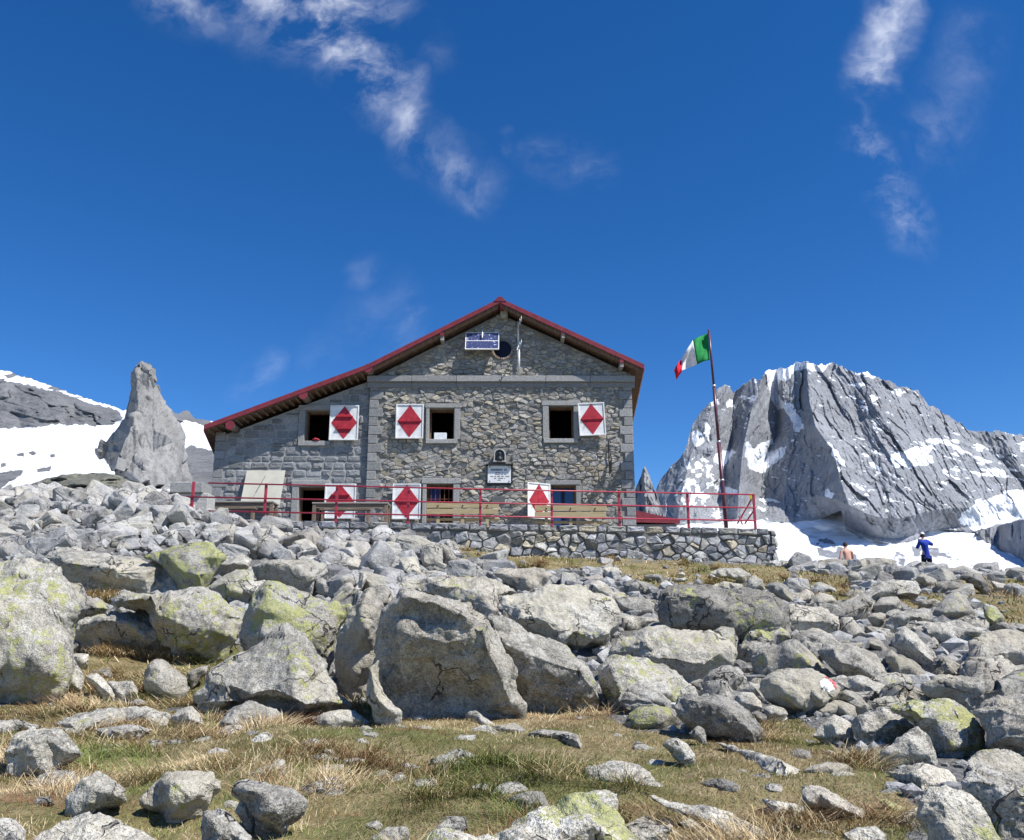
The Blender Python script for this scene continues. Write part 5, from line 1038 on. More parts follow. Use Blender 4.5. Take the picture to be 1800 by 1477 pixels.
    # barge board under the right verge and upper left verge
    for i, (u0, u1) in ((2, (0.02, .98)), (1, (.02, .98))):
        (xa, za), (xb, zb_) = RP[i], RP[i+1]; A = (xa+(xb-xa)*u0, za+(zb_-za)*u0); B = (xa+(xb-xa)*u1, za+(zb_-za)*u1); mb = MB()
        mb.hexa([(A[0], YR+.06, A[1]-.10), (B[0], YR+.06, B[1]-.10), (B[0], YR+.10, B[1]-.10), (A[0], YR+.10, A[1]-.10), (A[0], YR+.06, A[1]-.004), (B[0], YR+.06, B[1]-.004), (B[0], YR+.10, B[1]-.004), (A[0], YR+.10, A[1]-.004)])
        P(mb, 'barge_board', M['soffit'], parent=roof)
    # purlin ends
    for px, py, kind in ((404, 747, 'r'), (533, 694, 'r'), (647, 647, 'r'), (777, 589, 'b'), (882, 532, 's'), (990, 585, 'b'), (1093, 636, 'b')):
        x, z = fx(px, YR, py), fz(py, YR, px); mb = MB(); rc_ = MB()
        if kind == 'r':
            mb.tube([(x, YR+.02, z), (x, YM+.2, z)], .125, 18); rc_.tube([(x, YR-.0, z), (x, YR+.018, z)], .145, 18)
            p = P(mb, 'purlin', M['wood_old'], True, parent=roof); P(rc_, 'purlin_cap', M['red'], parent=roof)
        else:
            w_ = .11 if kind == 'b' else .13
            mb.box((x-w_/2, YR+.03, z-.17), (x+w_/2, YM+.2, z-.0), None, .01); P(mb, 'purlin', M['wood_grey'] if kind == 'b' else M['red'], parent=roof)
            rc_.box((x-w_/2-.01, YR+.0, z-.03), (x+w_/2+.01, YR+.028, z+.09)); P(rc_, 'purlin_cap', M['red'], parent=roof)
    return HO
def wline(px): return 23.0+(px-335)*.002          # distance of the terrace edge in each direction
WT = 4.69
def wp(px, z=WT, back=0.0):
    Y = wline(px); r = ray(px, 900); x = r[0]/r[1]*Y; return (float(x), Y+back, z)
def build_terrace():
    rg = np.random.default_rng(31); A = np.array(wp(400)); B = np.array(wp(1350)); L = float(np.hypot(*(B-A)[:2])); ang = math.atan2(B[1]-A[1], B[0]-A[0])
    # core and paving behind the wall
    mb = MB(); mb.hexa([(A[0], A[1]+.12, 2.6), (B[0]+.1, B[1]+.12, 2.6), (B[0]+.1, B[1]+.7, 2.6), (A[0], A[1]+.7, 2.6), (A[0], A[1]+.12, WT-.1), (B[0]-.05, B[1]+.12, WT-.1), (B[0]-.05, B[1]+.7, WT-.1), (A[0], A[1]+.7, WT-.1)], (.16, .15, .135))
    root = empty('retaining_wall', tuple(A), 'dry stone retaining wall carrying the terrace in front of the hut', 'stone wall')
    V = np.array(mb.v)-A; link('core', mesh_np('core', V, mb.f, M['mortar'], False, np.array(mb.t, np.float32)), root)
    pal = [(.27, .27, .27), (.31, .31, .31), (.22, .225, .235), (.34, .33, .30), (.36, .32, .25), (.25, .25, .26), (.40, .39, .37), (.30, .30, .32)]
    sb = MB(); rubble_face(sb, -.1, L+.15, -2.0, -.20, 0, [], .34, .20, None, pal, rg, (.03, .10), .007, .40, bright=(.8, 1.4))
    stones(sb, -.1, L, -.20, -.0, 0, [], (.2, .21), (.25, .62), None, pal, rg, (.04, .10), .008, .22, .12, 12)
    o = link('wall_stones', sb.mesh('wall_stones', M['stone'], False), root); o.rotation_euler = (0, 0, ang); o.location = (0, .12, 0)
    sb = MB(); rubble_face(sb, -.5, .5, -2.0, -.02, 0, [], .3, .2, None, pal, rg, (.05, .14), .012, .36)   # ragged right end
    o = link('end_stones', sb.mesh('end_stones', M['stone'], False), root); o.rotation_euler = (0, 0, ang+1.35); o.location = (B[0]-A[0]+.12, B[1]-A[1]+.5, 0)
    fl = MB(); fl.hexa([(A[0]-6, A[1]+.5, 2), (B[0]-.1, B[1]+.5, 2), (B[0]-.1, 33, 2), (A[0]-6, 33, 2), (A[0]-6, A[1]+.5, FLOOR), (B[0]-.1, B[1]+.5, FLOOR), (B[0]-.1, 33, FLOOR), (A[0]-6, 33, FLOOR)], (.3, .29, .27))
    fl.obj('terrace_floor', M['stone'], kind='structure')
def build_railing():
    o0 = np.array(wp(335)); r = empty('railing', tuple(o0), 'red painted metal railing with three rails along the terrace edge', 'railing')
    for px in (335, 464, 590, 717, 844, 970, 1089, 1210, 1327):
        b = Vector(wp(px, WT-.05, .05))-Vector(o0); mb = MB(); w = .033; mb.box((b.x-w, b.y-w, b.z), (b.x+w, b.y+w, b.z+1.02), None, .004); mb.obj('post', M['rail'], r)
    for z, p0, p1 in ((5.63, 362, 1327), (5.25, 312, 1327), (4.885, 340, 1327)):
        a = Vector(wp(p0, z, .0))-Vector(o0); b = Vector(wp(p1, z, .0))-Vector(o0); m = (a+b)/2-Vector((0, 0, .012)); mb = MB(); mb.tube([a, m, b], .021, 8); mb.obj('rail', M['rail'], r, True)
    r = empty('folded_frame', wp(1305, WT, .5), 'folded red metal frame with a yellow tag at the right end of the railing', 'metal frame'); o0 = Vector(wp(1305, WT, .5))
    for (a, b) in (((1296, 921), (1322, 876)), ((1309, 921), (1327, 895)), ((1299, 908), (1305, 922))):
        mb = MB(); A = Vector(at(*a, 25.4))-o0; B = Vector(at(*b, 25.3))-o0; mb.tube([A, B], .022, 8); mb.obj('bar', M['rail'], r)
    mb = MB(); A = Vector(at(1318, 868, 25.25))-o0; mb.box((A.x, A.y, A.z-.16), (A.x+.12, A.y+.03, A.z)); mb.obj('tag', M['yellow'], r)
def build_flag():
    Y = 26.0; base = Vector(at(1277, 925, Y)); base.z = FLOOR; top = Vector(at(1246, 580, Y)); r = empty('flagpole', tuple(base), 'tall leaning dark red metal flagpole beside the hut', 'flagpole')
    def pt(t): return (top-base)*t
    m = MB(); m.tube([pt(0), pt(.45)], .058, 12); m.tube([pt(.45), pt(.72)], .046, 12); m.tube([pt(.72), pt(1)], .036, 12); m.obj('pole', M['red2'], r, True)
    for t in (.45, .27, .72):
        m = MB(); m.tube([pt(t-.004), pt(t+.004)], .066, 12); m.obj('collar', M['galv'], r, True)
    T = [(1244, 586), (1231, 591), (1218, 598), (1207, 615), (1197, 632), (1190, 641), (1185, 650)]
    Bt = [(1248, 633), (1237, 635), (1225, 641), (1212, 646), (1199, 652), (1194, 660), (1189, 668)]
    f = empty('flag', tuple(at(1246, 586, Y)), 'green white and red tricolour flag blowing left from the tall pole', 'flag'); o0 = np.array(at(1246, 586, Y))
    n = 25; u = np.linspace(0, 6, n); v = np.linspace(0, 1, 13)
    tx = np.interp(u, range(7), [p[0] for p in T]); ty = np.interp(u, range(7), [p[1] for p in T]); bx = np.interp(u, range(7), [p[0] for p in Bt]); by = np.interp(u, range(7), [p[1] for p in Bt])
    PX = tx[None]+(bx-tx)[None]*v[:, None]; PY = ty[None]+(by-ty)[None]*v[:, None]
    D = Y+.10*np.sin(u[None]*1.9+v[:, None]*2.5)+.06*np.sin(u[None]*3.7-v[:, None]*4)+.05*np.clip(1-v[:, None]*8, 0, 1); V = at(PX, PY, D)-o0
    for a, mat, nm in ((0, 'fabg', 'stripe'), (8, 'fabw', 'stripe'), (16, 'fabr', 'stripe')):
        W_ = V[:, a:a+9]; k = W_.shape[:2]; I = np.arange(k[0]*k[1]).reshape(k); Q = np.stack([I[:-1, :-1], I[:-1, 1:], I[1:, 1:], I[1:, :-1]], -1).reshape(-1, 4)
        o = link(nm, mesh_np(nm, W_.reshape(-1, 3), Q, M[mat], True), f); s = o.modifiers.new('s', 'SOLIDIFY'); s.thickness = .006
def build_things(HO):
    # --- two old tables on the left, two new benches on the right
    def table(px0, px1, py, Y, bx0, bx1, label):
        x0, x1, z = fx(px0, Y, py), fx(px1, Y, py), fz(py, Y); r = empty('wooden_table', ((x0+x1)/2, Y, FLOOR), label, 'table'); h = z-FLOOR; L = (x1-x0)/2; c = (x0+x1)/2
        for k in range(4): m = MB(); m.box((-L, -.34+k*.17, h-.04), (L, -.34+k*.17+.16, h), None, .004); m.obj('plank', M['wood_grey'], r)
        m = MB(); m.box((-L+.03, -.30, h-.17), (L-.03, -.27, h-.042)); m.obj('apron', M['wood_old'], r)
        for s in (-1, 1):
            for q in (-.28, .22): m = MB(); m.box((s*(L-.06)-.05, q-.04, 0), (s*(L-.06)+.05, q+.04, h-.042), None, .004); m.obj('leg', M['wood_old'], r)
        b0, b1, bz = fx(bx0, Y-.6, py+12)-c, fx(bx1, Y-.6, py+12)-c, h-.24
        r2 = empty('wooden_bench', (c, Y-.6, FLOOR), 'low weathered bench in front of the '+('left' if px0 < 500 else 'right')+' old wooden table', 'bench')
        m = MB(); m.box((b0, -.13, bz-.04), (b1, .13, bz), None, .004); m.obj('seat', M['wood_old'], r2)
        for s in (b0+.08, b1-.08): m = MB(); m.box((s-.03, -.1, 0), (s+.03, .1, bz-.042)); m.obj('leg', M['wood_old'], r2)
    table(364, 486, 884, 25.6, 364, 450, 'dark weathered wooden table below the leaning cream panel')
    table(553, 685, 886, 25.8, 563, 652, 'dark weathered wooden table in front of the lower left window')
    for px0, px1, py0, py1, lab in ((750, 877, 884, 904, 'yellow wooden bench seen from behind under the barred window'), (940, 1066, 889, 910, 'yellow wooden bench seen from behind in front of the blue reflecting door')):
        Y = 25.4; x0, x1 = fx(px0, Y, py0), fx(px1, Y, py0); z1, z0 = fz(py0, Y), fz(py1, Y); c = (x0+x1)/2; L = (x1-x0)/2; r = empty('wooden_bench', (c, Y, FLOOR), lab, 'bench')
        h = z1-FLOOR; w = (z1-z0-.03)/2
        for k in range(2): m = MB(); m.box((-L, -.02-.01*k, h-w-k*(w+.03)), (L-.02*k, .025-.01*k, h-k*(w+.03)), None, .005); m.obj('back_board', M['wood_new'], r)
        for s in (-.68, .0, .68):
            m = MB(); m.box((s*L-.045, .027, -.0), (s*L+.045, .07, h-.03)); m.obj('leg', M['wood_new'], r)
            m = MB(); m.tube([(s*L, -.045, h-.09), (s*L, -.015, h-.09)], .02, 8); m.obj('bolt', M['black'], r)
        m = MB(); m.box((-L, .08, h-.47), (L, .46, h-.43), None, .005); m.obj('seat', M['wood_new'], r)
    # --- cream panel leaning on the annex wall
    x0, x1, z0, z1 = fx(428, 27.3, 878), fx(500, 27.3, 826), fz(880, 27.3), fz(826, 27.3)
    o = MB(); o.hexa([(x0-.03, 27.05, z0-.25), (x1-.03, 27.05, z0-.25), (x1-.03, 27.09, z0-.25), (x0-.03, 27.09, z0-.25), (x0+.01, 27.40, z1), (x1, 27.40, z1), (x1, 27.44, z1), (x0+.01, 27.44, z1)])
    o.obj('panel', M['panelcream'], label='large cream coloured sheet leaning against the annex wall', cat='panel')
    m = MB(); A = at(449, 866, 27.1); B = at(467, 836, 27.2); m.tube([tuple(A), tuple(B)], .006, 6); m.obj('stick', M['black'], label='thin dark stick across the cream panel', cat='stick')
    # --- stone trough-like slab on a pale block behind the left railing end
    Y = 23.9; r = empty('stone_slab_table', (fx(334, Y, 860), Y, FLOOR-.3), 'grey drip stained slab on a pale block at the left end of the terrace', 'stone table'); c = fx(334, Y, 860)
    m = MB(); a, b = fx(306, Y, 860)-c, fx(362, Y, 860)-c; zz = fz(851, Y)-FLOOR+.3; z9 = fz(869, Y)-FLOOR+.3; m.box((a, -.3, z9), (b, .5, zz), (.30, .30, .29), .015); m.obj('slab', M['block'], r)
    m = MB(); m.box((a+.08, -.2, -.6), (b+.15, .4, z9-.003), (.46, .45, .42), .02); m.obj('pedestal', M['block'], r)
    # --- low red roof behind the terrace
    Y = 29.5; q = [(fx(1112, Y, 895), fz(896, Y)), (fx(1190, Y, 915), fz(914, Y)), (fx(1190, Y, 915), fz(930, Y)), (fx(1112, Y, 930), fz(930, Y))]
    r = empty('shed', (q[3][0], Y, 3.6), 'low shed with a red roof just behind the right corner of the hut', 'shed'); o0 = np.array([q[3][0], Y, 3.6]); m = MB()
    m.hexa([tuple(np.array(p)-o0) for p in ((q[3][0], Y, q[0][1]-.42), (q[1][0]+.1, Y, q[1][1]-.12), (q[1][0]+.1, Y+3, q[1][1]-.12), (q[3][0], Y+3, q[0][1]-.42), (q[0][0], Y, q[0][1]), (q[1][0]+.1, Y, q[1][1]), (q[1][0]+.1, Y+3, q[1][1]), (q[0][0], Y+3, q[0][1]))]); m.obj('roof', M['red'], r)
    m = MB(); m.box((.05, .1, 0), (q[1][0]-q[3][0], 2.9, q[1][1]-3.6-.14), (.25, .25, .25)); m.obj('wall', M['block'], r)
    # --- solar panel on its bracket
    Y = 27.4; r = empty('solar_panel', (fx(847), YM-.3, fz(605)), 'tilted blue solar panel with white frame on the gable', 'solar panel'); o0 = Vector((fx(847), YM-.3, fz(605)))
    Wd, Hh, a = (fx(878)-fx(817))/2*.985, .37, math.radians(24)
    def sp(u, v, t): return (u, -t*math.cos(a)-v*math.sin(a)*-1 if False else -math.cos(a)*t+math.sin(a)*v, v*math.cos(a)+t*math.sin(a))
    def bx(m, u0, u1, v0, v1, t0, t1): m.hexa([sp(u0, v0, t1), sp(u1, v0, t1), sp(u1, v0, t0), sp(u0, v0, t0), sp(u0, v1, t1), sp(u1, v1, t1), sp(u1, v1, t0), sp(u0, v1, t0)])
    for v0, v1 in ((-Hh+.025, -.012), (.012, Hh-.025)): m = MB(); bx(m, -Wd+.025, Wd-.025, v0, v1, -.01, .012); m.obj('cell_sheet', M['solar'], r)
    m = MB(); bx(m, -Wd, -Wd+.025, -Hh, Hh, -.02, .02); bx(m, Wd-.025, Wd, -Hh, Hh, -.02, .02); bx(m, -Wd+.025, Wd-.025, -Hh, -Hh+.025, -.02, .02); bx(m, -Wd+.025, Wd-.025, Hh-.025, Hh, -.02, .02); bx(m, -Wd+.025, Wd-.025, -.012, .012, -.02, .018); m.obj('frame', M['white'], r)
    m = MB(); m.tube([(0, .3, .32), (0, .02, .30), (0, -.03, .1)], .02, 8); m.tube([(-.3, .3, -.28), (-.3, -.16, -.27)], .016, 8); m.tube([(.3, .3, -.28), (.3, -.16, -.27)], .016, 8); m.tube([(0, .28, .5), (0, .28, .1)], .022, 8); m.obj('bracket', M['galv'], r)
    # --- antenna mast
    x, z0, z1 = fx(912, YM-.15, 660), fz(661), fz(568); r = empty('antenna', (x, YM-.14, z0), 'white antenna mast with two yagi aerials standing on the cornice', 'antenna'); h = z1-z0
    m = MB(); m.tube([(0, 0, 0), (0, 0, h*.62)], .042, 12); m.tube([(-.015, 0, h*.62), (-.015, 0, h)], .028, 10); m.obj('mast', M['white'], r, True)
    for zc in (h*.86, h*.42):
        m = MB(); m.tube([(-.14, .25, zc-.10), (.08, -.5, zc+.16)], .018, 6)
        for k in range(6):
            t = k/5; X = -.14+.22*t; Yy = .25-.75*t; Z = zc-.10+.26*t; l = .20-.02*k; m.tube([(X, Yy, Z-l), (X, Yy, Z+l)], .011, 5)
        m.obj('aerial', M['galv'], r, True)
    m = MB(); m.tube([(0, .1, h*.55), (0, -.02, h*.55)], .02, 8); m.box((-.05, -.02, h*.25), (.05, .12, h*.27)); m.obj('clamp', M['galv'], r)
    # --- lamp box under the ridge
    m = MB(); x0, x1, z0, z1 = fx(879), fx(892), fz(562), fz(547); m.box((x0, YM-.20, z0+.03), (x1, YM-.03, z1), None, .008); m.box((x0+.01, YM-.215, z0), (x1-.005, YM-.03, z0+.028)); m.obj('lamp_box', M['boxcream'], label='small cream coloured box fixed under the ridge of the gable', cat='box')
    # --- marble plaque with its dark surround, lettering strokes and studs
    x0, x1, z0, z1 = fx(858), fx(898), fz(850), fz(820); r = empty('memorial_plaque', ((x0+x1)/2, YM-.06, z0), 'white marble memorial plaque with dark lettering on the hut wall', 'plaque'); c = (x0+x1)/2
    m = MB(); m.box((x0-c-.03, -.02, -.06), (x1-c+.03, .06, z1-z0+.005)); m.box((x0-c-.07, -.16, z1-z0+.008), (x1-c+.07, .06, z1-z0+.045)); m.obj('surround', M['black'], r)
    m = MB(); m.box((x0-c, -.055, 0), (x1-c, -.021, z1-z0), None, .004); m.obj('slab', M['marble'], r); W, H = x1-x0, z1-z0; rg = np.random.default_rng(3)
    m = MB()
    for v, u0, u1, s in ((.76, .13, .83, .036), (.60, .34, .66, .018), (.49, .32, .80, .018), (.37, .12, .93, .018), (.26, .28, .73, .018), (.155, .43, .56, .014)):
        u = u0
        while u < u1:
            w = rg.uniform(.012, .03)
            if rg.random() < .84: hh = s*rg.uniform(.75, 1); m.box((-W/2+u*W, -.058, v*H-hh), (-W/2+(u+w)*W, -.0552, v*H+hh))
            u += w+.012
    m.obj('lettering', M['ink'], r)
    for u in (.09, .92):
        for v in (.09, .92): m = MB(); m.tube([(-W/2+u*W, -.075, v*H), (-W/2+u*W, -.05, v*H)], .017, 10); m.obj('stud', M['black'], r)
    # --- arched niche with a dark bust above it
    cx, zb, zt = fx(878.5), fz(812), fz(792); r = empty('bust_niche', (cx, YM-.05, zb), 'dark bronze bust in a small arched niche above the plaque', 'bust'); w = .17; H = zt-zb
    def arch(k, d0, d1, inner=None):
        P_ = [(-w*k, 0)]+[(-w*k*math.cos(t), H*.55+w*k*math.sin(t)*1.05) for t in np.linspace(0, math.pi, 13)]+[(w*k, 0)]; n = len(P_); return [(a, d0, b) for a, b in P_]+[(a, d1, b) for a, b in P_], [tuple(range(n))]+[(i, i+1, n+i+1, n+i) for i in range(n-1)]
    m = MB(); V, Fc = arch(1, -.06, .05); m.add(V, Fc); m.obj('niche', M['black'], r)
    m = MB(); P_ = [(-w, 0)]+[(-w*math.cos(t), H*.55+w*math.sin(t)*1.05) for t in np.linspace(0, math.pi, 13)]+[(w, 0)]
    m.tube([(a, -.075, b) for a, b in P_], .022, 6, (.42, .41, .38)); m.box((-w-.03, -.16, -.05), (w+.03, .05, -.002), (.42, .41, .39), .008); m.obj('stone_arch', M['block'], r)
    m = MB(); m.tube([(0, -.10, .0), (0, -.10, .08), (0, -.10, .12), (.0, -.10, .16), (.0, -.11, .20), (0, -.11, .25), (0, -.11, .285)], [.11, .10, .06, .045, .062, .06, .02], 12); m.obj('bust', M['bronze'], r, True)
    # --- perforated iron bracket seen edge-on near the right corner
    x, zb, zt = fx(1072, YM-.3, 815), fz(812), fz(776); r = empty('wall_bracket', (x, YM-.05, zb), 'iron bracket with slotted plate sticking out near the right corner', 'bracket'); H = zt-zb
    m = MB(); m.tube([(0, -.02, -.1), (0, -.02, H)], .018, 6); m.tube([(0, 0, -.08), (0, -.72, -.08)], .018, 6); m.tube([(0, -.02, H), (0, -.72, -.08)], .012, 6); m.obj('rod', M['black'], r)
    m = MB(); n = 8
    for k in range(n):
        y0 = -.06-k*.08; m.box((-.012, y0-.035, -.40), (.012, y0, -.085))
    for z in (-.40, -.32, -.24, -.16): m.box((-.0115, -.72, z-.03), (.0115, -.06, z))
    m.obj('slotted_plate', M['black'], r)
    m = MB(); x0, x1, z0, z1 = fx(865), fx(888), fz(886), fz(873); m.box((x0, YM-.06, z0), (x1, YM, z1), (.13, .13, .13), .005); m.obj('vent_plate', M['block'], label='small dark square plate low on the wall under the plaque', cat='plate')
    m = MB(); x0, x1, z0, z1 = fx(763), fx(785), fz(773), fz(760); m.box((x0, YM+.06, z0), (x1, YM+.25, z1), None, .01); m.obj('paper_box', M['cloudw'], label='pale cardboard box standing on the middle upper window sill', cat='box')
    a, b, c0, d = HO['a1']; m = MB(); m.tube([(a+.28, YA-.10, c0+.03), (a+.36, YA-.10, c0+.06), (a+.45, YA-.10, c0+.035), (a+.52, YA-.09, c0+.02)], [.015, .04, .04, .01], 8); m.obj('red_cloth', M['redwood'], label='crumpled red cloth on the sill of the upper left window', cat='cloth')
    # --- little cairn on the turf
    px, py = 1197, 1026; Y = hit(px, py); p = at(px, py, Y); r = empty('cairn', tuple(p), 'tiny cairn of three white stones on the green turf', 'cairn')
    for k, (z, s, dx) in enumerate(((.07, .24, 0), (.20, .17, .03), (.29, .11, .0))): o = link('stone', block_mesh(500+k, False), r, (dx, 0, z), (0, 0, k), (s*1.3, s, s*.8)); o.color = (0, .95, 0, 1)
    # --- dead twig in the straw at lower right
    m = MB(); q = [at(x, y, 5.2-.06*i) for i, (x, y) in enumerate(((1590, 1400), (1598, 1391), (1606, 1383), (1610, 1392), (1616, 1405)))]; m.tube([tuple(v) for v in q], [.004, .007, .008, .006, .003], 6)
    m.obj('twig', M['soffit'], label='bent dead twig in the straw at lower right', cat='twig')
def trail_mark():
    from mathutils.bvhtree import BVHTree
    tgt = next(o for o in bpy.data.objects if o.get('label', '').startswith('rounded grey boulder painted'))
    me = tgt.data; V = [v.co+tgt.location for v in me.vertices]; bv = BVHTree.FromPolygons(V, [tuple(p.vertices) for p in me.polygons]); C0 = Vector((0, 0, EYE))
    for nm, poly, mat in (('white_paint_mark', "1440,1199 1448,1192 1458,1194 1463,1200 1469,1209 1464,1212 1456,1216 1448,1214 1443,1207", 'paintw'), ('red_paint_mark', "1449,1191 1457,1190 1464,1195 1470,1208 1469,1211 1465,1209 1460,1200 1456,1195", 'paintr')):
        pts = P2(poly); X, Y = np.meshgrid(np.arange(1438, 1473, 1.0), np.arange(1188, 1219, 1.0)); ok = polydist(X, Y, pts)+1.6*fbm(np.stack([X*.4, Y*.4, 0*X], -1), 2) > 0
        idx = {}; VV = []; FF = []
        for i in range(X.shape[0]-1):
            for j in range(X.shape[1]-1):
                if not ok[i, j]: continue
                f = []
                for a, b in ((i, j), (i+1, j), (i+1, j+1), (i, j+1)):
                    if (a, b) not in idx:
                        d = Vector(ray(X[a, b], Y[a, b])).normalized(); h = bv.ray_cast(C0, d)
                        if h[0] is None: f = None; break
                        idx[(a, b)] = len(VV); n = h[1] if h[1].dot(d) < 0 else -h[1]; VV.append(h[0]+n*(.004 if 'white' in nm else .007)-tgt.location)
                    f.append(idx[(a, b)])
                if f: FF.append(f)
        link(nm, mesh_np(nm, np.array([v[:] for v in VV]), FF, M[mat], True), tgt)
# ------------------------------------------------------------------ people
def skin_mesh(name, joints, bones, mat, parent, sub=2, root=0):
    me = bpy.data.meshes.new(name); me.from_pydata([j[:3] for j in joints], bones, []); me.update(); o = link(name, me, parent)
    md = o.modifiers.new('skin', 'SKIN'); md.use_smooth_shade = True
    for v, j in zip(me.skin_vertices[0].data, joints): v.radius = (j[3], j[4] if len(j) > 4 else j[3])
    me.skin_vertices[0].data[root].use_root = True
    s = o.modifiers.new('sub', 'SUBSURF'); s.levels = s.render_levels = sub
    me.materials.append(mat); return o
def hand(J, Bn, w, d, up, side, r=.0085):
    """palm, four unequal curled fingers and a side thumb, grown from wrist joint index w; d forward, up away from palm, side towards thumb"""
    d, up, side = Vector(d), Vector(up), Vector(side); W = Vector(J[w][:3]); p = W+d*.05; J.append((*p, .030, .018)); Bn.append((w, len(J)-1)); pi = len(J)-1
    for k, (off, l) in enumerate(((.028, .068), (.010, .076), (-.009, .070), (-.027, .056))):
        a = W+d*.095+side*off; b = a+d*l*.5-up*.008; c = b+d*l*.32-up*l*.42; n = len(J); J += [(*a, r*1.1), (*b, r), (*c, r*.85)]; Bn += [(pi, n), (n, n+1), (n+1, n+2)]
    a = W+d*.035+side*.038; b = a+d*.035+side*.022-up*.01; n = len(J); J += [(*a, r*1.3), (*b, r)]; Bn += [(pi, n), (n, n+1)]
def head(parent, pos, yaw, pitch, mat, hair, s=1.0, short=True):
    bm = bmesh.new(); bmesh.ops.create_uvsphere(bm, u_segments=28, v_segments=20, radius=1)
    for v in bm.verts:                                # face towards +y before turning
        x, y, z = v.co; jaw = max(0, -z); x *= .076*(1-.28*jaw*jaw); yy = y*(.096 if y > 0 else .098)*(1-.18*jaw); z2 = z*.118
        if y > .55 and abs(x) < .02 and -.25 < z < .15: yy += .018*(1-abs(x)/.02)*(1-abs(z+.08)/.25 if abs(z+.08) < .25 else 0)
        if y > .6 and .08 < z < .28 and .015 < abs(x) < .05: yy -= .007
        if y > .6 and -.55 < z < -.40 and abs(x) < .03: yy += .005
        v.co = (x, yy, z2)
    for sx in (-1, 1):
        e = bmesh.ops.create_icosphere(bm, subdivisions=2, radius=1); 
        for v in e['verts']: v.co = (v.co.x*.010+sx*.078, v.co.y*.018-.005, v.co.z*.031-.005)
    me = bpy.data.meshes.new('head'); bm.to_mesh(me); bm.free()
    for p in me.polygons: p.use_smooth = True
    me.materials.append(mat); o = link('head', me, parent, pos, (pitch, 0, yaw), (s, s, s))
    bm = bmesh.new(); bmesh.ops.create_uvsphere(bm, u_segments=28, v_segments=20, radius=1); kill = [v for v in bm.verts if (v.co.y > .35 and v.co.z < .45) or v.co.z < -.50 or (v.co.z < -.05 and v.co.y > .0)]
    bmesh.ops.delete(bm, geom=kill, context='VERTS')
    for v in bm.verts:
        n = 1+.03*vnoise(np.array([[v.co.x*9, v.co.y*9, v.co.z*9]]))[0]; v.co = (v.co.x*.083*n, v.co.y*.105*n, v.co.z*.126*n)
    me = bpy.data.meshes.new('hair'); bm.to_mesh(me); bm.free(); me.materials.append(hair)
    for p in me.polygons: p.use_smooth = True
    link('hair', me, o); return o
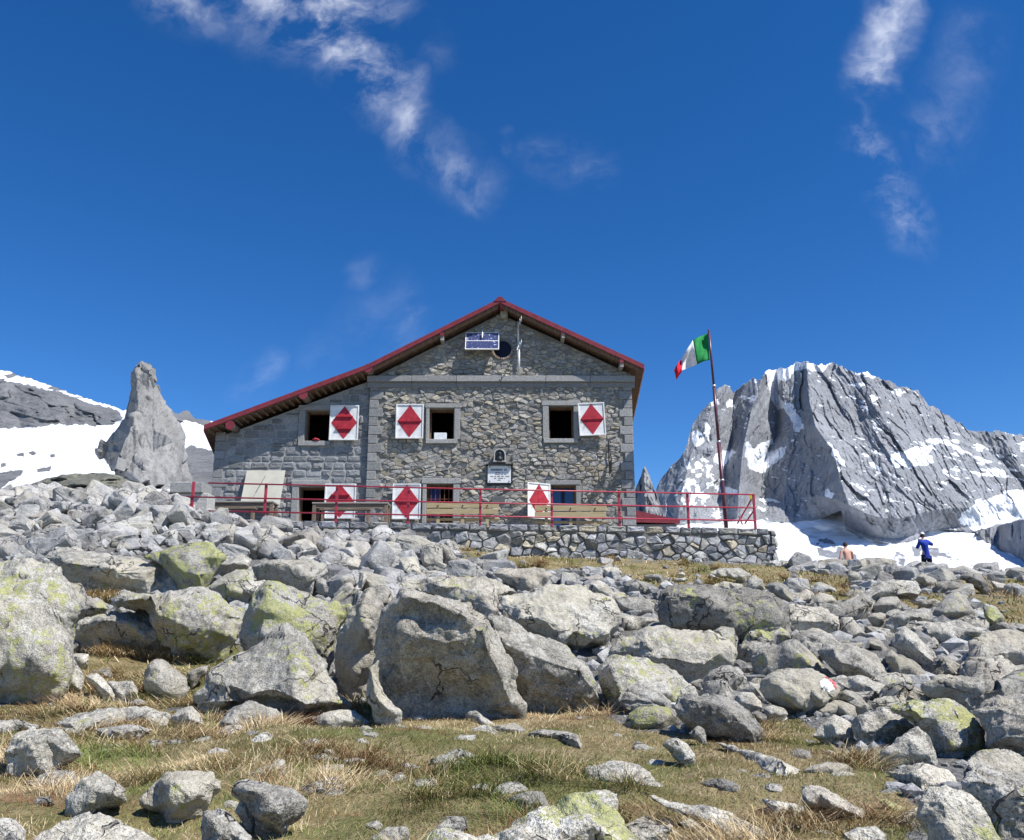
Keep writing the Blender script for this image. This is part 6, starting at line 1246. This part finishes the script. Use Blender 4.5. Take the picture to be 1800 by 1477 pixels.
def build_people():
    # standing hiker in blue, seen from behind, taking a picture to the right
    Y = 34.0; sc = 1.0; p = at(1631, 1000, Y); fz_ = float(at(1628, 934, Y)[2])-1.83
    r = empty('person', (float(p[0]), Y, fz_), 'standing hiker in blue jacket, black trousers and white cap taking a picture', 'person')
    B = [(0, 0, .96, .125, .10), (-.01, 0, 1.12, .125, .095), (-.03, -.01, 1.30, .145, .10), (-.045, -.01, 1.44, .09, .075), (-.05, .0, 1.53, .052), (-.05, .02, 1.62, .05),
         (-.20, -.01, 1.43, .055), (-.27, .10, 1.20, .044), (-.13, .33, 1.36, .033), (.11, -.01, 1.43, .055), (.33, .10, 1.33, .044), (.12, .33, 1.44, .033),
         (-.10, 0, .90, .095), (-.13, .02, .50, .062), (-.15, -.02, .10, .042), (-.15, .12, .04, .042), (.10, 0, .90, .095), (.12, .03, .50, .062), (.14, -.01, .10, .042), (.15, .13, .04, .042)]
    Bn = [(0, 1), (1, 2), (2, 3), (3, 4), (4, 5), (3, 6), (6, 7), (7, 8), (3, 9), (9, 10), (10, 11), (0, 12), (12, 13), (13, 14), (14, 15), (0, 16), (16, 17), (17, 18), (18, 19)]
    J = list(B); Bl = list(Bn); hand(J, Bl, 8, (.5, .1, .35), (-.5, .3, .7), (.2, .1, .9)) if False else None
    hand(J, Bl, 8, Vector((.35, .25, .9)).normalized(), Vector((-1, .2, .3)).normalized(), Vector((.2, -1, .2)).normalized())
    hand(J, Bl, 11, Vector((-.45, .2, .87)).normalized(), Vector((1, .2, .4)).normalized(), Vector((-.1, -1, .1)).normalized())
    skin_mesh('body', J, Bl, M['skin'], r)
    k = [(0, 0, .93, .165, .125), (-.01, 0, 1.10, .155, .115), (-.03, -.01, 1.30, .175, .125), (-.045, -.01, 1.45, .11, .09), (-.05, 0, 1.52, .068), (-.20, -.01, 1.42, .078), (-.275, .10, 1.19, .066), (-.15, .31, 1.34, .048), (.11, -.01, 1.42, .078), (.34, .10, 1.32, .066), (.15, .31, 1.42, .048), (0, 0, .84, .17, .13)]
    skin_mesh('jacket', k, [(0, 1), (1, 2), (2, 3), (3, 4), (3, 5), (5, 6), (6, 7), (3, 8), (8, 9), (9, 10), (0, 11)], M['jacket'], r)
    k = [(0, 0, .94, .14, .115), (-.10, 0, .84, .115), (-.13, .02, .48, .085), (-.15, -.02, .10, .07), (.10, 0, .84, .115), (.12, .03, .48, .085), (.14, -.01, .10, .07)]
    skin_mesh('trousers', k, [(0, 1), (1, 2), (2, 3), (0, 4), (4, 5), (5, 6)], M['trousers'], r)
    for s in (-1, 1): m = MB(); m.tube([(s*.145, -.09, .045), (s*.147, .0, .06), (s*.15, .10, .045), (s*.15, .19, .035)], [.04, .055, .05, .03], 12); m.obj('boot', M['black'], r, True)
    h = head(r, (-.055, .03, 1.66), -.25, -.05, M['skin'], M['hair'])
    bm = bmesh.new(); bmesh.ops.create_uvsphere(bm, u_segments=24, v_segments=16, radius=1); bmesh.ops.delete(bm, geom=[v for v in bm.verts if v.co.z < .05], context='VERTS')
    for v in bm.verts: v.co = (v.co.x*.096, v.co.y*.115, v.co.z*.125+.02)
    n = 14; vs = [bm.verts.new((math.sin(a)*.085, .10+math.cos(a)*.09, .025-.02*abs(a))) for a in np.linspace(-1.2, 1.2, n)]; vi = [bm.verts.new((math.sin(a)*.085, .06+math.cos(a)*.03, .03)) for a in np.linspace(-1.2, 1.2, n)]
    for i in range(n-1): bm.faces.new((vs[i], vs[i+1], vi[i+1], vi[i]))
    me = bpy.data.meshes.new('cap'); bm.to_mesh(me); bm.free(); me.materials.append(M['cap'])
    for q in me.polygons: q.use_smooth = True
    o = link('cap', me, h); o.modifiers.new('s', 'SOLIDIFY').thickness = .005
    c0 = Vector(r.location)+Vector((-.005, .40, 1.53)); m = MB(); m.box((-.07, -.02, -.045), (.07, .025, .045), None, .008); m.tube([(0, .02, 0), (0, .07, 0)], .03, 14)
    m.obj('camera', M['black'], loc=tuple(c0), label='small black camera held up by the hiker in blue', cat='camera')
    # seated hiker with a bare back
    Y = 33.0; p = at(1491, 986, Y); zt = float(at(1491, 952, Y)[2]); z0 = zt-.90; r = empty('person', (float(p[0]), Y, z0), 'shirtless dark haired hiker sitting with bare back turned, in dark shorts', 'person')
    J = [(0, 0, .08, .15, .11), (0, .01, .24, .125, .095), (0, .05, .42, .15, .10), (0, .08, .56, .09, .08), (0, .11, .64, .052), (0, .14, .72, .05),
         (-.19, .07, .54, .058), (-.28, .02, .28, .046), (-.30, .02, .03, .034), (.19, .08, .54, .058), (.27, .22, .30, .046), (.14, .42, .28, .034),
         (-.11, .05, .07, .10), (-.16, .45, .30, .07), (-.16, .62, -.12, .045), (-.16, .76, -.17, .04), (.11, .05, .07, .10), (.16, .45, .30, .07), (.17, .62, -.12, .045), (.17, .76, -.17, .04)]
    Bl = [(0, 1), (1, 2), (2, 3), (3, 4), (4, 5), (3, 6), (6, 7), (7, 8), (3, 9), (9, 10), (10, 11), (0, 12), (12, 13), (13, 14), (14, 15), (0, 16), (16, 17), (17, 18), (18, 19)]
    hand(J, Bl, 8, Vector((-.1, .6, -.5)).normalized(), Vector((-.4, .1, .9)).normalized(), Vector((1, .2, 0)).normalized())
    hand(J, Bl, 11, Vector((-.8, .3, -.1)).normalized(), Vector((0, .3, 1)).normalized(), Vector((.2, .9, 0)).normalized())
    skin_mesh('body', J, Bl, M['skin'], r)
    k = [(0, .0, .10, .17, .13), (-.11, .05, .08, .125), (-.15, .38, .26, .095), (.11, .05, .08, .125), (.15, .38, .26, .095), (0, 0, .20, .145, .115)]
    skin_mesh('shorts', k, [(0, 1), (1, 2), (0, 3), (3, 4), (0, 5)], M['trousers'], r)
    head(r, (0, .165, .775), .1, -.25, M['skin'], M['hair'])
    # the rocks they sit and stand on
    for (x, y, z, s, lab) in ((float(at(1491, 990, 33.1)[0]), 33.15, z0-.30, 1.1, 'rock the shirtless hiker sits on'), (float(at(1629, 1000, 34)[0]), 34.05, fz_-.30, 1.5, 'flat rock under the standing hiker')):
        o = link('boulder', block_mesh(int(x*10) % 90+600, False), None, (x, y, z), (0, 0, .4), (s, s*.9, .85), lab, 'boulder', 'granite boulders below the hut'); o.color = (0, .5, 0, 1)
# ------------------------------------------------------------------ turf and straw
def build_grass():
    rg = np.random.default_rng(9)
    def cloud(n, y0, y1, pw):
        Y = y0+(y1-y0)*rg.random(n)**pw; u = rg.uniform(-.66, .66, n); X = u*(Y+.6); Z = G(X, Y); m = grassy(X, Y, Z)+12*fbm(np.stack([X*2.5, Y*2.5, 0*X], -1), 3); k = m > rg.uniform(-6, 14, n)
        return X[k], Y[k], Z[k]
    def blades(name, X, Y, Z, L, W, lean, mixc, seglean, label):
        n = len(X); a = rg.uniform(0, 2*np.pi, n)
        fl = fbm(np.stack([X*.8, Y*.8, 0*X+7], -1), 3)*3.5                              # neighbouring blades fall the same way
        a = np.where(rg.random(n) < .65, fl+rg.normal(0, .6, n)-1.57, a); dx, dy = np.cos(a), np.sin(a)*.8
        h = L*rg.uniform(.45, 1.25, n); ln = np.clip(rg.normal(lean, .3, n), .05, 1.6); w = W*rg.uniform(.6, 1.3, n)*np.clip(Y/6, .75, 3.2)
        sx, sy = -np.sin(a), np.cos(a); r = rg.uniform(-.5, 1, n); sx, sy = sx*(1-abs(r)*.3)+.4*r, sy
        pts = []
        for t, ww in ((0, 1), (.4, .9), (.75, .6), (1, .08)):
            out = h*np.sin(ln*t*seglean)/seglean*1.4; up = h*(t*np.cos(ln*t*.75*seglean)); up = np.maximum(up, -.02)
            cx, cy, cz = X+dx*out, Y+dy*out, Z+up-.01; pts += [np.stack([cx-sx*w*ww/2, cy-sy*w*ww/2, cz], -1), np.stack([cx+sx*w*ww/2, cy+sy*w*ww/2, cz], -1)]
        V = np.stack(pts, 1).reshape(-1, 3); b = (np.arange(n)*8)[:, None, None]; F4 = np.array([[0, 1, 3, 2], [2, 3, 5, 4], [4, 5, 7, 6]])[None]+b
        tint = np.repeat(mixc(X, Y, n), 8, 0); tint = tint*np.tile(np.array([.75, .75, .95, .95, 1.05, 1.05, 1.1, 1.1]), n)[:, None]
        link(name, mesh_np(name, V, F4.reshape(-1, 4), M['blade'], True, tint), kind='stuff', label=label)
    GC_ = np.array([(.15, .20, .045), (.12, .17, .035), (.20, .24, .07), (.26, .25, .10)]); ST = np.array([(.62, .50, .30), (.52, .40, .21), (.72, .61, .40), (.44, .31, .16), (.34, .23, .12)]); BR = np.array([(.24, .13, .07), (.30, .17, .09), (.17, .095, .05)])
    def col(kind):
        def f(X, Y, n):
            g = fbm(np.stack([X*1.1, Y*1.1, 0*X+3], -1), 4); b = fbm(np.stack([X*1.3, Y*1.9, 0*X+13], -1), 3); c = ST[rg.integers(0, 5, n)]
            isg = (g+rg.normal(0, .25, n) > (.35 if kind == 'straw' else -.02)); c = np.where(isg[:, None], GC_[rg.integers(0, 4, n)], c)
            isb = (b+rg.normal(0, .2, n) > .50); c = np.where(isb[:, None], BR[rg.integers(0, 3, n)], c); return c*rg.uniform(.75, 1.2, (n, 1))
        return f
    X, Y, Z = cloud(210000, 2.6, 10.5, .75)
    blades('grass', X, Y, Z, .042, .0032, .85, col('turf'), 1.0, 'short green and brown turf between the rocks')
    X, Y, Z = cloud(26000, 9.0, 26, 1.0)
    blades('grass', X, Y, Z, .10, .007, .8, col('turf'), 1.0, 'turf patches on the slope')
    # drooping straw tussocks
    cx, cy, cz = cloud(1900, 2.8, 11, .8); k = fbm(np.stack([cx*.9, cy*.9, 0*cx+21], -1), 3) > .0; cx, cy = cx[k], cy[k]
    ex = [(9, 190+12*i, 1140+(i%3)*4) for i in range(17)]+[(9, 165+15*i, 1046+(i%2)*6) for i in range(4)]+[(9.6, 210, 1142), (9.8, 260, 1145), (9.9, 300, 1142), (10, 340, 1150), (9.7, 235, 1145), (10.2, 360, 1150), (9.5, 180, 1148), (8, 340, 1240), (5.1, 1510, 1345), (5.1, 1525, 1350), (5.2, 1500, 1340), (8.8, 625, 1235), (8.9, 1340, 1275), (8.7, 1350, 1290)]
    for d, px, py in ex:
        h = hit(px, py+6); p = at(px, py, h); cx = np.append(cx, p[0]+rg.normal(0, .05, 4)); cy = np.append(cy, p[1]+rg.normal(0, .06, 4))
    up = cloud(260, 16, 25.5, 1); cx = np.concatenate([cx, up[0]]); cy = np.concatenate([cy, up[1]])
    m = 70; n = len(cx); R = .035+.05*rg.random(n); X = np.repeat(cx, m)+rg.normal(0, 1, n*m)*np.repeat(R, m); Y = np.repeat(cy, m)+rg.normal(0, 1, n*m)*np.repeat(R, m); Z = G(X, Y)
    far = np.clip(Y/9, 1, 2.0)
    blades('straw', X, Y, Z, .17*far**.5, .0036, 1.25, col('straw'), 1.15, 'drooping dry straw tussocks')
# ------------------------------------------------------------------ sky, sun, camera
SUN = Vector((.48, -.32, .82)).normalized()
def build_world():
    w = bpy.data.worlds.new('World'); scene.world = w; w.use_nodes = True; t = NT(w); t.n.clear()
    out = t.n.new('ShaderNodeOutputWorld'); bg = t.n.new('ShaderNodeBackground'); t.l.new(bg.outputs[0], out.inputs[0]); bg.inputs[1].default_value = SKYK
    sk = t.n.new('ShaderNodeTexSky'); sk.sky_type = 'NISHITA'; sk.sun_disc = False; sk.sun_elevation = math.asin(SUN.z); sk.sun_rotation = math.atan2(SUN.x, SUN.y)
    sk.altitude = 2500; sk.air_density = 1.0; sk.dust_density = 0.1; sk.ozone_density = 3.5
    d = t.n.new('ShaderNodeTexCoord').outputs['Generated']; s = t.n.new('ShaderNodeSeparateXYZ'); t.l.new(d, s.inputs[0])
    y = t.math('MAXIMUM', s.outputs[1], .05); c = t.n.new('ShaderNodeCombineXYZ'); t.l.new(t.math('DIVIDE', s.outputs[0], y), c.inputs[0]); t.l.new(t.math('DIVIDE', s.outputs[2], y), c.inputs[1]); p = c.outputs[0]
    wn = t.noise(p, 3.2, 5, .6, col=True); pw = t.vmath('ADD', p, t.vmath('SCALE', t.vmath('SUBTRACT', wn, (.5, .5, .5)), scale=.16))
    def uv(px, py): r = ray(px, py); return (float(r[0]/r[1]), float(r[2]/r[1]), 0)
    tot = None
    for (x0, y0, x1, y1, r, k) in CLOUDS:
        A, B = uv(x0, y0), uv(x1, y1); AB = (B[0]-A[0]+1e-5, B[1]-A[1], 0); q = t.vmath('SUBTRACT', pw, A)
        tt = t.math('DIVIDE', t.vmath('DOT_PRODUCT', q, AB), AB[0]**2+AB[1]**2, clamp=True); qd = t.vmath('SUBTRACT', q, t.vmath('SCALE', AB, scale=tt))
        dist = t.vmath('LENGTH', qd); mk = t.step(dist, r/F*1.32, 0.0, 0, k); tot = mk if tot is None else t.math('MAXIMUM', tot, mk)
    rot = t.n.new('ShaderNodeMapping'); t.l.new(pw, rot.inputs[0]); rot.inputs['Rotation'].default_value = (0, 0, .75); rot.inputs['Scale'].default_value = (.9, 4.2, 1)
    n1 = t.noise(pw, 6, 9, .6, .35); n2 = t.noise(pw, 21, 7, .62, .2)
    v = t.math('ADD', t.math('MULTIPLY', n1, .7), t.math('MULTIPLY', n2, .3)); n3 = t.noise(rot.outputs[0], 34, 6, .7); v = t.math('ADD', v, t.math('MULTIPLY', t.math('SUBTRACT', n3, .5), .0)); dens = t.math('MULTIPLY', t.math('POWER', tot, 1.35), t.step(v, .40, .72))
    front = t.math('GREATER_THAN', s.outputs[1], .05); dens = t.math('MULTIPLY', dens, front)
    hs = t.n.new('ShaderNodeHueSaturation'); hs.inputs['Saturation'].default_value = SKYSAT; hs.inputs['Hue'].default_value = SKYHUE; hs.inputs['Value'].default_value = SKYVAL; t.l.new(sk.outputs[0], hs.inputs['Color'])
    col = t.mix(dens, hs.outputs[0], (CLB, CLB*1.02, CLB*1.06)); t.l.new(col, bg.inputs[0])
CLOUDS = [(400, -90, 600, 10, 150, .9), (565, 30, 660, 165, 85, .9), (660, 160, 720, 250, 52, .6), (725, 255, 850, 320, 62, .38), (700, 20, 760, 120, 60, .14), (400, 0, 330, -10, 90, .5),
 (1580, -40, 1545, 130, 62, .8), (1540, 140, 1500, 270, 42, .6), (1520, 240, 1600, 400, 62, .55), (1700, 60, 1640, 240, 80, .25), (960, 275, 1030, 300, 56, .24), (640, 470, 630, 480, 40, .22), (725, 560, 700, 640, 40, .2), (465, 660, 455, 700, 40, .26), (885, 240, 900, 270, 24, .3), (1630, 380, 1600, 420, 45, .4), (700, 520, 560, 640, 60, .12)]
SKYK, SKYSAT, SKYHUE, SKYVAL, CLB = .118, 1.31, .507, 1.0, 9.5
def build_light():
    L = bpy.data.lights.new('sun', 'SUN'); L.energy = 4.9; L.angle = math.radians(.5); L.color = (1, .965, .91); o = bpy.data.objects.new('sun', L); COL.objects.link(o)
    o.rotation_euler = SUN.to_track_quat('Z', 'Y').to_euler(); o.location = (20, -10, 40)
    c = bpy.data.cameras.new('camera'); c.sensor_width = 36; c.lens = F/1800*36; c.clip_start = .1; c.clip_end = 20000; o = bpy.data.objects.new('view_camera', c); COL.objects.link(o)
    o.location = (0, 0, EYE); o.rotation_euler = (math.pi/2+PITCH, 0, 0); scene.camera = o
    v = scene.view_settings; v.view_transform = 'Standard'; v.look = 'None'; v.exposure = .42; v.gamma = 1; scene.render.film_transparent = False
    scene.cycles.max_bounces = 6; scene.cycles.use_denoising = True

import time as _t
_T = _t.time()
def lap(n):
    global _T; print('LAP', n, round(_t.time()-_T, 1)); _T = _t.time()
build_rocks(); lap('rocks'); scatter_stones(); lap('scatter'); build_mountains(); lap('mount')
HO = build_hut(); lap('hut'); build_terrace(); build_railing(); build_flag(); build_things(HO); trail_mark(); build_people(); lap('props'); build_grass(); lap('grass'); build_world(); build_light()
